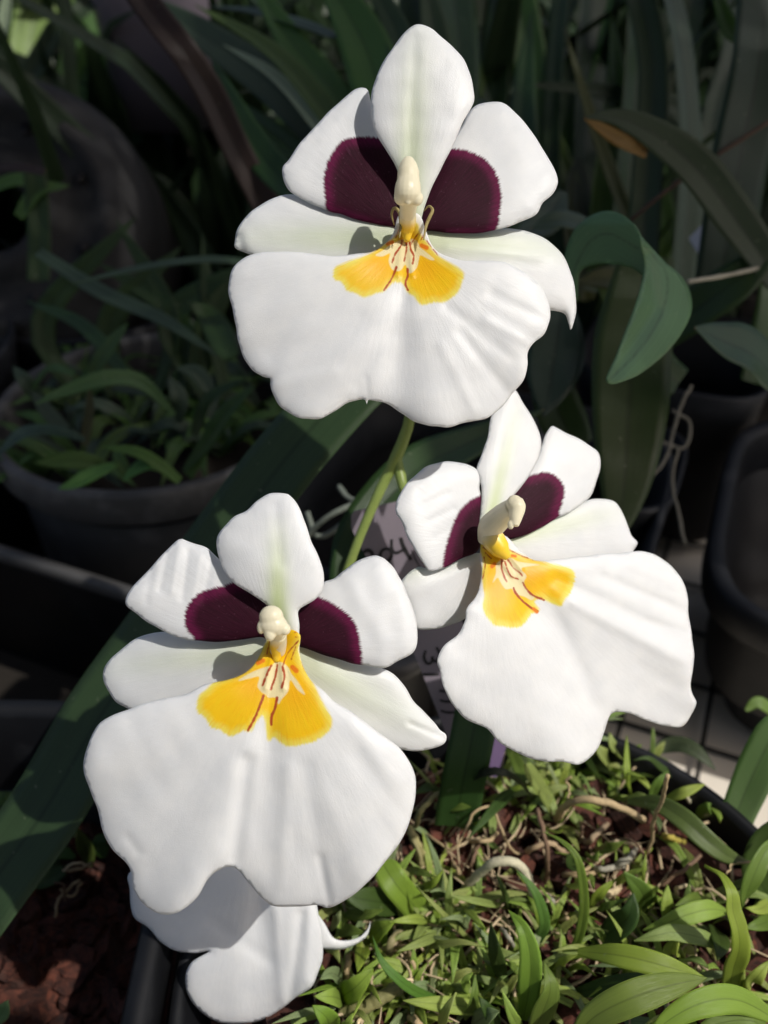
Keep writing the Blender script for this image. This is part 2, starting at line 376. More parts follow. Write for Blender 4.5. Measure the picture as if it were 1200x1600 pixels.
# added boards out of view towards the sun, shaped to shade background and bark
def blocker_slat(x0, x1, y0, y1, dist, name, parent):
    c = [C_ + .01 * (22 * F_ + x * R_ + y * U_) + dist * SUN for x, y in ((x0, y0), (x1, y0), (x1, y1), (x0, y1))]
    n = np.cross(c[1] - c[0], c[3] - c[0]); n /= np.linalg.norm(n); c += [q + n * .004 for q in c]
    return meshobj(name, c, [(0, 1, 2, 3), (4, 7, 6, 5), (0, 4, 5, 1), (1, 5, 6, 2), (2, 6, 7, 3), (3, 7, 4, 0)], M_SHADE, parent, smooth=False)
def board(x0, x1, y0, y1, dist, name, label, gap=0.0):
    e = empty(name, C_ + .01 * (22 * F_ + x0 * R_ + y0 * U_) + dist * SUN, label, 'shade board')
    if not gap: blocker_slat(x0, x1, y0, y1, dist, 'blocker_slat', e); return
    y = y0; rr_ = random.Random(int(x0 * 7 + y0))
    while y < y1:
        h = rr_.uniform(1.8, 3.6); blocker_slat(x0, x1, y, min(y + h, y1), dist, 'blocker_slat', e); y += h + gap * rr_.uniform(.5, 1.5)
board(-90, 9.5, 14.0, 72, .80, 'sun_blocker', 'long grey board added out of view to shade the back plants', .38)
board(10.2, 32, 4.0, 72, .83, 'sun_blocker', 'grey board added out of view to shade the curled leaf at right', .26)
board(32.8, 90, 13.0, 86, .81, 'sun_blocker', 'wide grey board added out of view to shade the far right plants', .32)

board(-60, -8.1, -70, 13.2, .86, 'sun_blocker', 'long grey board added out of view to shade the dark bark pot')
board(-8.0, -5.4, -70, -11.0, .88, 'sun_blocker', 'narrow grey board added out of view beside the one shading the bark pot')

# ------------------------------------------------------------------ the orchid
ORCHID = empty('orchid_plant', G(470, 1290, BARK_Z), 'white pansy orchid with purple and yellow markings rising from the bark pot', 'orchid')
def cv(pts, x0, y0, s): return [(x0 + p[0] / s, y0 + p[1] / s) for p in pts]
class Flower:
    def __init__(s, label, thr, d0, tx, ty, axis):
        s.thr = np.array(thr, float); s.d0 = d0; s.off = 0.0; s.tx = tx; s.ty = ty; s.ax = np.array(axis, float) / np.linalg.norm(axis)
        s.e = empty('flower', W(*thr, d0), parent=ORCHID); s.e['label'] = label; s.k = d0 / FPX
        s.n = 0
    def part(s, name, outline, axis, z0=0, k1=0, k2=0, cup=0, roll=.10, rollw=.35, rip=(0, 0, 0), creases=(), lip=False, step=4.5, fine=None,
             purple=None, yellow=None, cream=None, lines=(), spots=(), deep=None, green=None, thick=.04, A=1.0, grv=.16, r0=1.1, tilt=(0, 0)):
        s.n += 1; seed = int(abs(s.thr[0] * 7 + s.n * 13)); axis = np.array(axis, float) / np.linalg.norm(axis); perp = np.array([-axis[1], axis[0]])
        def geo(P):
            q = (P - s.thr) * s.k; r = np.linalg.norm(q, axis=1); u = q @ axis; v_ = q @ perp; a = np.arctan2(v_, u); return q, r, u, v_, a
        def depth(P, edge):
            q, r, u, v_, a = geo(P)
            D = s.d0 + s.tx * q[:, 0] - s.ty * q[:, 1] + tilt[0] * q[:, 0] - tilt[1] * q[:, 1]
            if lip:
                D += -A * (1 - np.exp(-r / r0)) + k2 * r * r + z0
                D += grv * np.exp(-(a / .16) ** 2) * np.clip((r - 1.0) / 1.5, 0, 1)
            else: D += z0 + k1 * r + k2 * r * r + cup * v_ * v_
            D += roll * np.exp(-edge * s.k / (rollw * .45))
            D += rip[0] * np.sin(rip[1] * a + rip[2]) * (r / 4.5) ** 3 + rip[0] * .35 * np.sin(rip[1] * 2.3 * a + rip[2] * 2 + 1) * (r / 4.5) ** 4
            D += .022 * wob(P, .035, seed) + .008 * wob(P, .10, seed + 5) * np.clip(r / 3, 0, 1)
            for (x1, y1, x2, y2, wd, am) in creases:
                D += am * .62 * np.exp(-(segdist(P, [(x1, y1), (x2, y2)]) / wd) ** 2)
            return D
        V, Fc, P, edge, n = sheet(outline, depth, step, fine, thick, .6, seed)
        q, r, u, v_, a = geo(P); big = np.full(n, 1.0)
        at = dict(ang=a, rad=r, green=np.zeros(n), sd_purple=big, sd_yellow=big, sd_cream=big, line=big, spot=big, deep=np.zeros(n))
        if purple is not None: at['sd_purple'] = sdf(P, crom(purple, 4, True)) * s.k
        if yellow is not None: at['sd_yellow'] = sdf(P, crom(yellow, 3, True)) * s.k
        if cream is not None: at['sd_cream'] = sdf(P, crom(cream, 2, True)) * s.k
        if lines: at['line'] = np.min([segdist(P, crom(l, 12)) * s.k - wd for l, wd in lines], axis=0)
        if spots: at['spot'] = np.min([segdist(P, l) * s.k - wd for l, wd in spots], axis=0)
        if deep is not None: at['deep'] = np.max([np.exp(-(np.linalg.norm(P - np.array(c_), axis=1) / w_) ** 2) for c_, w_ in deep], axis=0)
        if green:
            gw, gl, ga = green; at['green'] = ga * np.exp(-(v_ / gw) ** 2) * np.clip(1.15 - u / gl, 0, 1)
        at = {k_: np.r_[x, x] for k_, x in at.items()}
        # the mesh is relative to the flower's own place
        return meshobj(name, V, Fc, M_PETAL, s.e, None, at)

# ---- top flower
c1 = lambda p: cv(p, 340, 20, 2.069); c2 = lambda p: cv(p, 480, 200, 3.75)
f1 = Flower('topmost and most upright bloom, both petals spread like ears', (636, 372), 22.3, 0, .10, (-.03, 1))
f1.part('sepal', c1([(650,36),(690,50),(735,88),(780,130),(808,175),(825,230),(830,278),(818,312),(795,352),(775,400),(752,450),(725,500),(700,550),(678,600),(655,680),(635,690),(615,640),(600,560),(580,508),(560,470),(535,430),(515,395),(500,350),(495,300),(500,250),(515,200),(540,150),(562,118),(590,80),(620,50)]),
        (.05, -1), z0=-.05, k1=-.28, k2=.03, cup=.07, roll=.12, green=(.42, 5.2, .75), creases=[(648, 60, 640, 300, 9, .05)])
f1.part('petal', c1([(470,243),(487,252),(498,290),(520,330),(560,410),(600,510),(630,620),(620,700),(590,700),(555,690),(500,681),(450,668),(400,651),(360,641),(310,620),(260,595),(230,573),(213,540),(210,500),(230,476),(260,430),(300,385),(340,340),(380,300),(420,265),(445,247)]),
        (-1, -.62), z0=.13, k1=-.04, k2=.015, cup=.03, roll=.12,
        purple=c1([(405,415),(450,404),(520,405),(640,410),(700,600),(640,760),(560,720),(450,680),(361,645),(350,595),(345,540),(355,490),(375,450)]), creases=[(520, 190, 470, 250, 8, .03), (545, 165, 500, 215, 8, -.03)])
f1.part('petal', c1([(905,287),(870,289),(832,303),(808,328),(790,365),(750,430),(700,520),(660,600),(640,680),(650,712),(680,705),(760,712),(830,714),(880,706),(940,692),(1000,668),(1033,648),(1050,615),(1082,590),(1097,562),(1099,532),(1080,490),(1050,440),(1030,405),(1000,365),(960,320),(930,295)]),
        (1, -.45), z0=.13, k1=-.05, k2=.02, cup=.03, roll=.12,
        purple=c1([(700,435),(760,441),(800,445),(850,465),(885,498),(907,540),(916,590),(911,640),(900,700),(860,730),(760,730),(640,760),(600,600),(640,500)]), creases=[(800, 190, 845, 260, 12, .03)])
f1.part('sepal', c1([(240,588),(190,595),(140,620),(95,655),(65,695),(56,735),(58,762),(95,778),(150,800),(260,830),(400,850),(520,820),(600,780),(620,720),(600,680),(560,660),(480,655),(400,640),(330,618),(280,595)]),
        (-1, .0), z0=.25, k1=.0, k2=.01, cup=.02, roll=.14, green=(.42, 4.6, .62), creases=[(372, 370, 378, 395, 8, .12)])
f1.part('sepal', c1([(650,700),(760,695),(860,700),(920,696),(970,700),(1030,715),(1080,745),(1120,790),(1145,850),(1158,910),(1160,960),(1152,1000),(1142,1024),(1134,1000),(1120,972),(1070,962),(1000,960),(900,920),(780,860),(680,800),(640,740)]),
        (1, .08), z0=.25, k1=.02, k2=.03, cup=.03, roll=.16, green=(.38, 4.4, .62), creases=[(700, 385, 840, 400, 10, -.05)])
f1.part('lip', c1([(590,650),(648,650),(672,700),(690,745),(720,778),(790,800),(860,800),(930,808),(985,835),(1030,870),(1050,890),(1068,935),(1075,985),(1055,1038),(1020,1070),(1002,1100),(1001,1140),(990,1185),(960,1225),(930,1260),(890,1300),(850,1317),(800,1325),(750,1340),(690,1335),(640,1323),(600,1300),(560,1271),(520,1255),(488,1252),(483,1267),(477,1252),(460,1250),(420,1262),(380,1285),(340,1310),(290,1312),(240,1300),(200,1268),(178,1232),(169,1200),(170,1183),(145,1176),(110,1152),(82,1110),(66,1060),(60,1010),(45,950),(35,900),(40,850),(58,815),(90,790),(130,776),(180,771),(270,775),(370,785),(440,780),(500,772),(540,745),(565,715)]),
        (-.05, 1), lip=True, k2=.026, roll=.10, rip=(.06, 9, .5), fine=(505, 330, 740, 500, 1.6), A=1.05,
        yellow=c2([(560,560),(640,560),(660,620),(700,670),(760,745),(850,800),(915,850),(905,900),(880,960),(810,1015),(740,1020),(670,1032),(625,985),(590,960),(560,910),(530,900),(500,905),(445,955),(390,970),(335,988),(270,960),(235,950),(200,900),(158,880),(165,820),(230,790),(300,765),(380,730),(440,690),(500,650),(545,610)]),
        cream=c2([(572,650),(520,668),(480,690),(440,720),(400,745),(440,752),(485,735),(478,780),(500,830),(545,835),(575,800),(600,850),(640,820),(655,765),(665,745),(720,772),(745,770),(700,730),(665,700),(640,660),(615,650)]),
        lines=[(c2([(555,660),(550,690),(515,740),(498,790)]), .022), (c2([(582,665),(580,720),(568,780)]), .02), (c2([(600,670),(610,720),(625,750),(618,795)]), .022), (c2([(522,815),(510,850),(488,895),(450,950)]), .024), (c2([(588,825),(588,870),(575,910),(590,950)]), .026), (c2([(545,560),(535,600),(520,640)]), .012), (c2([(650,620),(625,650),(612,680)]), .012), (c2([(685,620),(665,660)]), .01), (c2([(450,680),(400,715)]), .012), (c2([(700,660),(765,745)]), .012)],
        spots=[(c2([(470,680),(500,668)]), .04), (c2([(670,688),(700,702)]), .05)],
        deep=[(c2([(430,800)])[0], 26), (c2([(690,820)])[0], 26)],
        creases=[(632, 470, 560, 600, 14, .06), (636, 500, 640, 640, 20, -.05), (700, 480, 800, 560, 10, .05), (720, 520, 790, 610, 9, .05), (690, 540, 740, 640, 9, -.04), (770, 460, 850, 500, 9, .05), (760, 500, 830, 540, 8, -.05), (560, 500, 430, 560, 18, .05), (520, 580, 430, 600, 12, -.04), (628, 385, 622, 430, 5, -.07), (640, 385, 645, 430, 5, -.07), (575, 622, 572, 590, 4, .03)])
# ---- right flower
c3 = lambda p: cv(p, 580, 600, 2.2222); c6 = lambda p: cv(p, 650, 720, 4.0)
f2 = Flower('right-hand bloom turned a little to the right below the topmost one', (757, 846), 23.7, .30, .16, (.55, .83)); f2.off = 1.1
f2.part('sepal', c3([(500,20),(525,60),(557,110),(580,160),(590,200),(585,240),(565,290),(540,332),(500,380),(460,425),(425,470),(405,520),(385,540),(375,500),(380,440),(383,380),(375,330),(366,292),(385,240),(405,180),(415,120),(430,80),(455,40),(480,10)]),
        (.25, -1), z0=-.02, k1=-.02, k2=.02, cup=.10, roll=.10, green=(.20, 3.6, .85), creases=[(800, 640, 775, 800, 8, .05)])
f2.part('petal', c3([(235,272),(290,270),(340,281),(368,298),(383,325),(377,360),(388,400),(395,450),(390,530),(370,580),(330,600),(290,618),(250,640),(210,650),(190,640),(165,600),(130,540),(105,480),(88,450),(85,420),(95,390),(120,350),(150,320),(190,287)]),
        (-1, -.5), z0=.06, k1=-.04, k2=.04, cup=-.03, roll=.14, tilt=(.10, 0),
        purple=c3([(400,380),(375,391),(345,405),(310,440),(285,490),(265,550),(254,600),(254,640),(300,640),(400,600),(430,480)]), creases=[(660, 790, 700, 770, 5, .04), (668, 815, 710, 795, 5, .04), (655, 770, 690, 750, 5, .03), (680, 840, 720, 815, 5, .03)])
f2.part('petal', c3([(625,147),(605,175),(590,215),(565,280),(520,340),(480,400),(440,470),(430,520),(455,545),(470,543),(540,522),(600,492),(650,462),(700,440),(740,411),(765,385),(785,330),(797,280),(790,240),(760,215),(720,190),(670,165),(640,150)]),
        (1, -.8), z0=.14, k1=.05, k2=.02, cup=.03, roll=.10,
        purple=c3([(520,320),(550,321),(600,308),(640,320),(668,358),(665,400),(652,440),(650,465),(620,500),(540,560),(440,580),(400,450),(460,380)]))
f2.part('sepal', c3([(395,560),(390,585),(340,590),(290,615),(240,635),(190,640),(165,635),(130,657),(100,695),(128,760),(145,820),(160,852),(220,850),(280,835),(330,812),(360,780),(400,700),(410,620)]),
        (-1, .35), z0=.20, k1=.0, k2=.02, cup=.03, roll=.12, green=(.35, 3.6, .5), creases=[(640, 930, 740, 880, 9, -.04)])
f2.part('sepal', c3([(440,545),(540,500),(600,475),(680,440),(740,408),(790,398),(840,405),(866,430),(890,490),(905,528),(925,550),(911,580),(900,600),(800,625),(700,640),(600,640),(500,620),(430,590)]),
        (1, -.22), z0=.42, k1=.02, k2=.02, cup=.03, roll=.12, green=(.30, 3.6, .7))
f2.part('lip', c3([(395,530),(460,525),(520,580),(560,608),(620,612),(700,601),(800,592),(900,583),(950,582),(1000,600),(1060,650),(1085,690),(1099,740),(1101,800),(1115,880),(1121,950),(1110,1040),(1116,1080),(1127,1108),(1110,1150),(1080,1189),(1030,1190),(960,1170),(900,1146),(850,1140),(825,1160),(805,1220),(780,1275),(722,1321),(660,1310),(600,1311),(540,1295),(480,1265),(440,1240),(400,1195),(330,1165),(280,1110),(250,1050),(238,1000),(230,960),(250,910),(300,870),(325,820),(330,780),(360,740),(378,700),(382,640),(378,580)]),
        (.62, .8), lip=True, k2=.03, roll=.10, rip=(.06, 8, 2.0), fine=(735, 835, 905, 985, 1.6), A=.95,
        yellow=c6([(400,470),(480,490),(550,530),(600,565),(660,590),(740,622),(820,640),(900,657),(970,680),(990,735),(975,790),(955,835),(925,870),(905,905),(850,888),(790,862),(745,868),(735,880),(745,900),(768,935),(720,955),(695,990),(650,1032),(600,1040),(540,1030),(490,1025),(460,990),(430,950),(420,900),(430,840),(420,780),(415,700),(420,620),(395,540)]),
        cream=c6([(530,620),(500,650),(500,700),(480,760),(510,730),(530,760),(560,800),(600,800),(620,830),(680,850),(720,870),(740,850),(690,800),(675,755),(690,720),(660,670),(770,650),(700,640),(640,630),(600,610),(560,600)]),
        lines=[(c6([(538,620),(535,670),(550,720),(568,755)]), .022), (c6([(555,630),(575,690),(600,725),(640,740)]), .02), (c6([(575,620),(610,670),(650,700),(665,720)]), .02), (c6([(610,795),(625,830),(660,870),(720,920),(760,940)]), .028), (c6([(668,762),(690,800),(730,840),(800,870)]), .026), (c6([(420,540),(470,570),(520,600),(540,630)]), .012), (c6([(430,570),(470,610)]), .01), (c6([(425,600),(432,660),(415,740)]), .014), (c6([(560,545),(640,585),(730,622)]), .012)],
        spots=[(c6([(475,660),(490,645)]), .05), (c6([(600,592),(622,596)]), .035), (c6([(735,925),(755,945)]), .04)],
        deep=[(c6([(720,700)])[0], 26), (c6([(520,800)])[0], 22)],
        creases=[(850, 920, 930, 1100, 14, .10), (870, 905, 1060, 995, 12, .14), (900, 945, 1065, 1030, 11, -.13), (940, 900, 1070, 955, 9, .12), (985, 880, 1060, 915, 9, -.07), (1010, 970, 1070, 985, 6, .06), (960, 870, 965, 905, 8, .04), (775, 865, 800, 900, 4, -.06), (790, 860, 815, 890, 4, -.06), (1000, 1040, 1060, 1075, 12, .05), (780, 990, 800, 1150, 24, -.06)])
# ---- lower left flower
c4 = lambda p: cv(p, 120, 750, 1.8817); c5 = lambda p: cv(p, 290, 880, 4.0)
f3 = Flower('lower left bloom with the broadest lip, split by a midline crease', (434, 1012), 21.3, -.04, .10, (-.10, 1))
f3.part('sepal', c4([(600,38),(620,41),(626,46),(650,75),(670,120),(690,180),(713,230),(727,280),(722,326),(702,350),(672,368),(652,388),(655,430),(650,470),(620,450),(600,410),(578,382),(545,357),(508,332),(480,315),(457,298),(430,262),(412,205),(411,172),(430,140),(460,110),(500,90),(530,60),(562,42)]),
        (.0, -1), z0=-.15, k1=-.26, k2=.05, cup=.10, roll=.10, green=(.27, 2.9, 1.15), creases=[(430, 790, 440, 880, 8, .04), (355, 850, 430, 895, 20, -.06)])
f3.part('petal', c4([(310,172),(350,188),(382,200),(402,216),(440,250),(500,300),(560,370),(600,430),(600,480),(560,470),(540,463),(480,470),(420,475),(360,473),(318,469),(270,451),(220,425),(180,395),(147,372),(144,345),(160,318),(190,288),(220,255),(250,220),(282,188),(300,174)]),
        (-1, -.45), z0=.16, k1=-.10, k2=.02, cup=.03, roll=.12,
        purple=c4([(480,298),(440,310),(400,320),(357,338),(328,370),(319,410),(326,440),(345,462),(360,500),(460,520),(620,520),(640,400),(560,300)]),
        creases=[(262, 865, 250, 920, 5, .06), (280, 855, 268, 925, 5, -.05), (295, 862, 285, 935, 5, .06), (312, 870, 300, 945, 5, -.04), (330, 880, 318, 940, 5, .05), (236, 890, 228, 940, 6, .04)])
f3.part('petal', c4([(870,223),(820,240),(780,270),(755,290),(725,302),(690,330),(655,365),(632,400),(620,450),(640,485),(665,492),(720,512),(780,530),(830,543),(900,552),(940,535),(988,508),(1002,470),(995,400),(970,330),(940,270),(912,236),(893,225)]),
        (1, -.25), z0=.16, k1=-.08, k2=.03, cup=.04, roll=.16,
        purple=c4([(660,310),(705,344),(740,358),(788,390),(815,420),(830,470),(836,550),(800,570),(720,560),(620,520),(590,430),(620,350)]), creases=[(540, 900, 600, 1000, 14, -.05)])
f3.part('sepal', c4([(250,445),(190,460),(140,490),(95,530),(78,560),(82,600),(105,640),(135,666),(200,690),(320,680),(440,640),(540,600),(590,560),(600,500),(590,470),(540,455),(480,462),(420,466),(360,465),(300,455)]),
        (-1, .12), z0=.42, k1=.04, k2=.02, cup=.02, roll=.13, green=(.34, 4.2, .5))
f3.part('sepal', c4([(600,500),(650,470),(720,500),(800,530),(900,553),(950,590),(1000,660),(1050,712),(1068,735),(1087,750),(1080,776),(1040,790),(980,797),(920,785),(870,770),(800,750),(720,700),(650,640),(600,580)]),
        (1, .55), z0=.42, k1=.06, k2=.02, cup=.02, roll=.13, green=(.5, 4.0, .55), creases=[(640, 1130, 692, 1152, 4, .10), (500, 1050, 660, 1140, 14, -.05)])
f3.part('lip', c4([(560,470),(620,440),(655,455),(655,500),(665,545),(690,590),(725,620),(760,652),(820,690),(870,730),(940,780),(985,840),(997,900),(990,960),(960,1050),(900,1130),(860,1180),(790,1235),(740,1258),(700,1251),(590,1255),(550,1235),(510,1190),(475,1148),(455,1137),(430,1140),(390,1170),(350,1230),(300,1270),(250,1278),(200,1250),(167,1203),(155,1140),(100,1080),(75,1030),(65,980),(35,900),(20,850),(25,800),(50,740),(80,705),(150,675),(220,650),(290,636),(330,625),(380,600),(430,590),(480,575),(515,550),(540,510)]),
        (-.10, 1), lip=True, k2=.030, roll=.12, rip=(.06, 8, 3.0), fine=(305, 960, 525, 1175, 1.6), A=1.1, grv=.17,
        yellow=c5([(500,500),(560,420),(700,340),(745,400),(735,470),(705,520),(715,590),(745,660),(800,760),(860,880),(912,990),(880,1060),(800,1110),(720,1132),(640,1140),(590,1115),(555,1085),(535,1095),(520,1108),(505,1050),(498,975),(480,950),(440,990),(405,1050),(360,1045),(280,1078),(220,1040),(160,1020),(120,960),(75,925),(82,840),(130,790),(180,745),(250,710),(330,690),(400,630),(450,570)]),
        cream=c5([(540,640),(500,650),(440,670),(380,700),(330,735),(400,720),(460,710),(450,770),(480,810),(500,820),(520,840),(560,840),(580,880),(600,850),(640,800),(655,730),(700,790),(745,820),(700,740),(660,690),(640,650),(600,620),(560,620)]),
        lines=[(c5([(535,640),(510,690),(480,765)]), .024), (c5([(573,635),(560,710),(532,790)]), .024), (c5([(605,645),(618,710),(600,778)]), .026), (c5([(487,830),(465,890),(430,970),(390,1045)]), .03), (c5([(572,842),(560,900),(538,960),(535,1010)]), .032), (c5([(525,490),(508,570)]), .012), (c5([(540,500),(545,590)]), .012), (c5([(710,480),(640,560),(608,640)]), .014), (c5([(690,520),(660,600)]), .012), (c5([(460,570),(350,680)]), .012), (c5([(690,370),(680,390)]), .018), (c5([(685,432),(705,424)]), .018), (c5([(685,462),(695,462)]), .014), (c5([(715,600),(750,690)]), .012)],
        spots=[(c5([(450,625),(485,608)]), .045), (c5([(668,650),(692,672)]), .055)],
        deep=[(c5([(420,760)])[0], 26), (c5([(690,820)])[0], 28)],
        creases=[(385, 1190, 366, 1340, 13, .16), (402, 1180, 388, 1360, 30, -.06), (560, 1180, 640, 1290, 14, .05), (480, 1200, 500, 1390, 14, .05), (450, 1200, 440, 1380, 12, -.05), (170, 1235, 300, 1215, 26, .02), (500, 1340, 515, 1415, 7, .09), (200, 1310, 215, 1330, 8, .05), (550, 1130, 620, 1220, 12, -.04), (424, 1030, 415, 1075, 5, -.08), (440, 1030, 443, 1075, 5, -.08)])
# ---- hidden flower at the bottom
f4 = Flower('lowest bloom, mostly hidden in the shadow of the one above it', (400, 1300), 26.2, -.05, .10, (.05, 1))
f4.part('sepal', cv([(600,1180),(690,1230),(704,1265),(725,1300),(755,1345),(790,1354),(830,1345),(855,1322),(863,1298),(861,1322),(850,1345),(815,1368),(770,1381),(722,1378),(690,1360),(620,1310),(580,1230)], 120, 750, 1.8817), (1, .4), z0=.3, k1=.05, k2=.02, roll=.1, green=(.5, 4, .5))
f4.part('lip', c4([(480,960),(560,960),(640,1050),(690,1160),(705,1250),(722,1330),(724,1380),(718,1425),(690,1490),(640,1525),(590,1563),(550,1585),(500,1598),(430,1597),(380,1575),(335,1530),(318,1480),(328,1432),(355,1405),(388,1386),(340,1390),(300,1386),(250,1360),(205,1312),(165,1280),(155,1200),(158,1150),(250,1060),(400,980)]),
        (.05, 1), lip=True, k2=.035, roll=.12, rip=(.06, 7, 1.0), A=.6, creases=[(470, 1430, 455, 1560, 8, .12), (430, 1420, 440, 1560, 8, -.07), (485, 1400, 480, 1530, 7, -.06), (330, 1440, 420, 1500, 12, .06)])

# ---- columns (the waxy centre of each bloom)
def blob(c, r, n=10):
    V = []; Fc = []
    for i in range(n + 1):
        a = math.pi * i / n
        for k in range(n * 2):
            b = math.pi * k / n
            V.append(np.array(c) + r[0] * math.sin(a) * math.cos(b) * R_ + r[1] * math.cos(a) * U_ + r[2] * math.sin(a) * math.sin(b) * F_)
    m = n * 2
    for i in range(n):
        for k in range(m):
            k2 = (k + 1) % m
            Fc.append((i * m + k, (i + 1) * m + k, (i + 1) * m + k2, i * m + k2))
    return V, Fc
def column(fl, tubes, blobs, yel=None):
    mb = MB(); k = fl.k * .01
    for pts, rs in tubes:
        P = crom([W(p[0], p[1], p[2] + fl.off) for p in pts], 26); R = np.interp(np.linspace(0, 1, 26), np.linspace(0, 1, len(rs)), rs) * k
        mb.add(*tube(P, R, 18))
    for (px, py, d), (rx, ry, rz) in blobs: mb.add(*blob(W(px, py, d + fl.off), (rx * k, ry * k, rz * k)))
    o = mb.build('column', M_COL, fl.e)
    md = o.modifiers.new('fuse', 'REMESH'); md.mode = 'VOXEL'; md.voxel_size = .00016; md.use_smooth_shade = True
    sm = o.modifiers.new('smooth', 'SMOOTH'); sm.iterations = 14; sm.factor = .5
    return o
column(f1, [([(637,356,22.0),(637,338,21.65),(638,322,21.3),(638,305,21.0)], [11, 12, 13, 15]),
            ([(637,316,20.95),(637,300,20.85),(638,284,20.9),(638,266,20.95),(638,255,21.0),(638,249,21.05)], [13, 20, 19, 16.5, 16, 13, 7])],
       [((627,308,20.85),(11,12,10)), ((651,310,20.85),(10,11,9)), ((637,312,20.75),(6,8,5))])
column(f2, [([(756,846,22.4),(765,826,22.1),(785,806,21.7),(803,793,21.2)], [10, 20, 18, 15]), ([(806,780,21.1),(808,795,21.05),(806,808,21.0),(804,822,20.95)], [10, 13, 11, 9, 6])],
       [((798,820,20.95),(5,7,5)), ((804,786,21.1),(12,12,11))])
column(f3, [([(434,1018,21.1),(436,1003,20.8),(434,985,20.3),(428,970,19.9)], [12, 12, 12, 13]), ([(434,985,20.3),(430,975,20.1),(427,968,19.95)], [12, 14, 16])],
       [((424,964,19.9),(18,17,16)), ((427,976,19.9),(21,15,16)), ((422,988,19.85),(9,13,10)), ((408,980,19.9),(6,10,8)), ((445,983,19.9),(9,9,9)), ((434,985,19.9),(10,8,9))])
mt, tt, pp = mat('throat_yellow'); tt.links.new(mixc(tt, ramp(tt, attr(tt, 'lv'), .05, .55), (.84, .76, .50), (.88, .58, .03)), pp.inputs['Base Color']); pp.inputs['Roughness'].default_value = .38; M_THR = mt
M_EAR = make_plain('lip_ear', (.40, .32, .13), .45, .5, 500, .35, .4, .2)
for fl, pts, rs in ((f1, [(637,330,21.5),(637,345,21.78),(636,360,21.98),(636,378,22.02)], (12.5,13,11,4)), (f2, [(763,832,22.2),(772,845,22.05),(782,858,22.0),(794,872,22.0)], (14,18,15,5)), (f3, [(435,990,20.45),(434,1005,20.85),(433,1020,21.0),(432,1034,21.02)], (12.5,12.5,11,5))):
    P = crom([W(p[0], p[1], p[2] + fl.off) for p in pts], 16); v, f = tube(P, np.interp(np.linspace(0, 1, 16), np.linspace(0, 1, 4), rs) * fl.k * .01, 16); meshobj('throat', v, f, M_THR, fl.e, None, {'lv': np.repeat(np.linspace(0, 1, 16), 16)})
for fl, pts in ((f1, [(616,352,22.0),(612,335,21.9),(616,325,21.8),(624,332,21.8),(626,352,21.8),(624,372,21.7)]), (f1, [(662,375,21.7),(666,352,21.8),(672,338,21.8),(676,328,21.8),(670,322,21.9),(662,330,22.0)])):
    P = crom([W(p[0], p[1], p[2] + fl.off) for p in pts], 20); v, f = tube(P, np.array([.30 + .7 * math.sin(math.pi * i / 19) for i in range(20)]) * 2.7 * fl.k * .01, 10); meshobj('lip_lobe', v, f, M_EAR, fl.e)
# ---- flower stems
def stem(pts, r, node=()):
    P = crom([W(*p) for p in pts], 40); rad = np.array([r * (1 + .10 * math.sin(i * .3)) for i in range(40)]) * 1e-2
    for k in node: rad *= 1 + .15 * np.exp(-((np.arange(40) - k * 39) / 1.2) ** 2)
    return P, rad
for pts, r, nd in (([(470,1290,31.5),(492,1150,30.5),(515,1000,29.6),(547,880,29.2),(585,785,29.0),(620,712,28.9),(640,655,28.4),(650,560,27),(645,440,24.8),(637,385,22.7)], .165, (.42, .62)),
                   ([(620,712,28.9),(625,740,28.9),(635,772,28.6),(665,815,27.6),(710,845,26.0),(752,848,24.2)], .145, (.1,)),
                   ([(515,1000,29.6),(480,985,27.5),(455,990,24.8),(436,1010,21.8)], .15, ()),
                   ([(495,1120,30.2),(460,1180,28),(420,1260,28),(402,1298,26.7)], .15, ())):
    P, rad = stem(pts, r, nd); v, f = tube(P, rad, 14); meshobj('flower_stem', v, f, M_STEM, ORCHID)
# ---- long strap leaf that runs behind the blooms
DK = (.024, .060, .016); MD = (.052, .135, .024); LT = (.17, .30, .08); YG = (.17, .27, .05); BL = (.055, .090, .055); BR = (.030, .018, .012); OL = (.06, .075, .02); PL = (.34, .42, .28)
leaf(ORCHID, [(-150,1580,28),(-40,1420,29),(70,1270,30.2),(165,1110,31),(275,955,31.5),(365,830,32),(450,715,32.5),(535,620,33),(600,560,33.5)], 64, (.036, .066, .026), 'const', fold=.10, roll=8, n=40, wave=.02, thick=.0009)
leaf(ORCHID, [(712,1290,31),(722,1230,30.4),(738,1150,30),(755,1060,30)], 34, (.032, .075, .018), 'const', fold=.15)
leaf(ORCHID, [(560,1000,30),(560,860,31.5),(640,745,33),(740,690,35),(850,640,36)], 42, DK, 'blade', fold=.2)

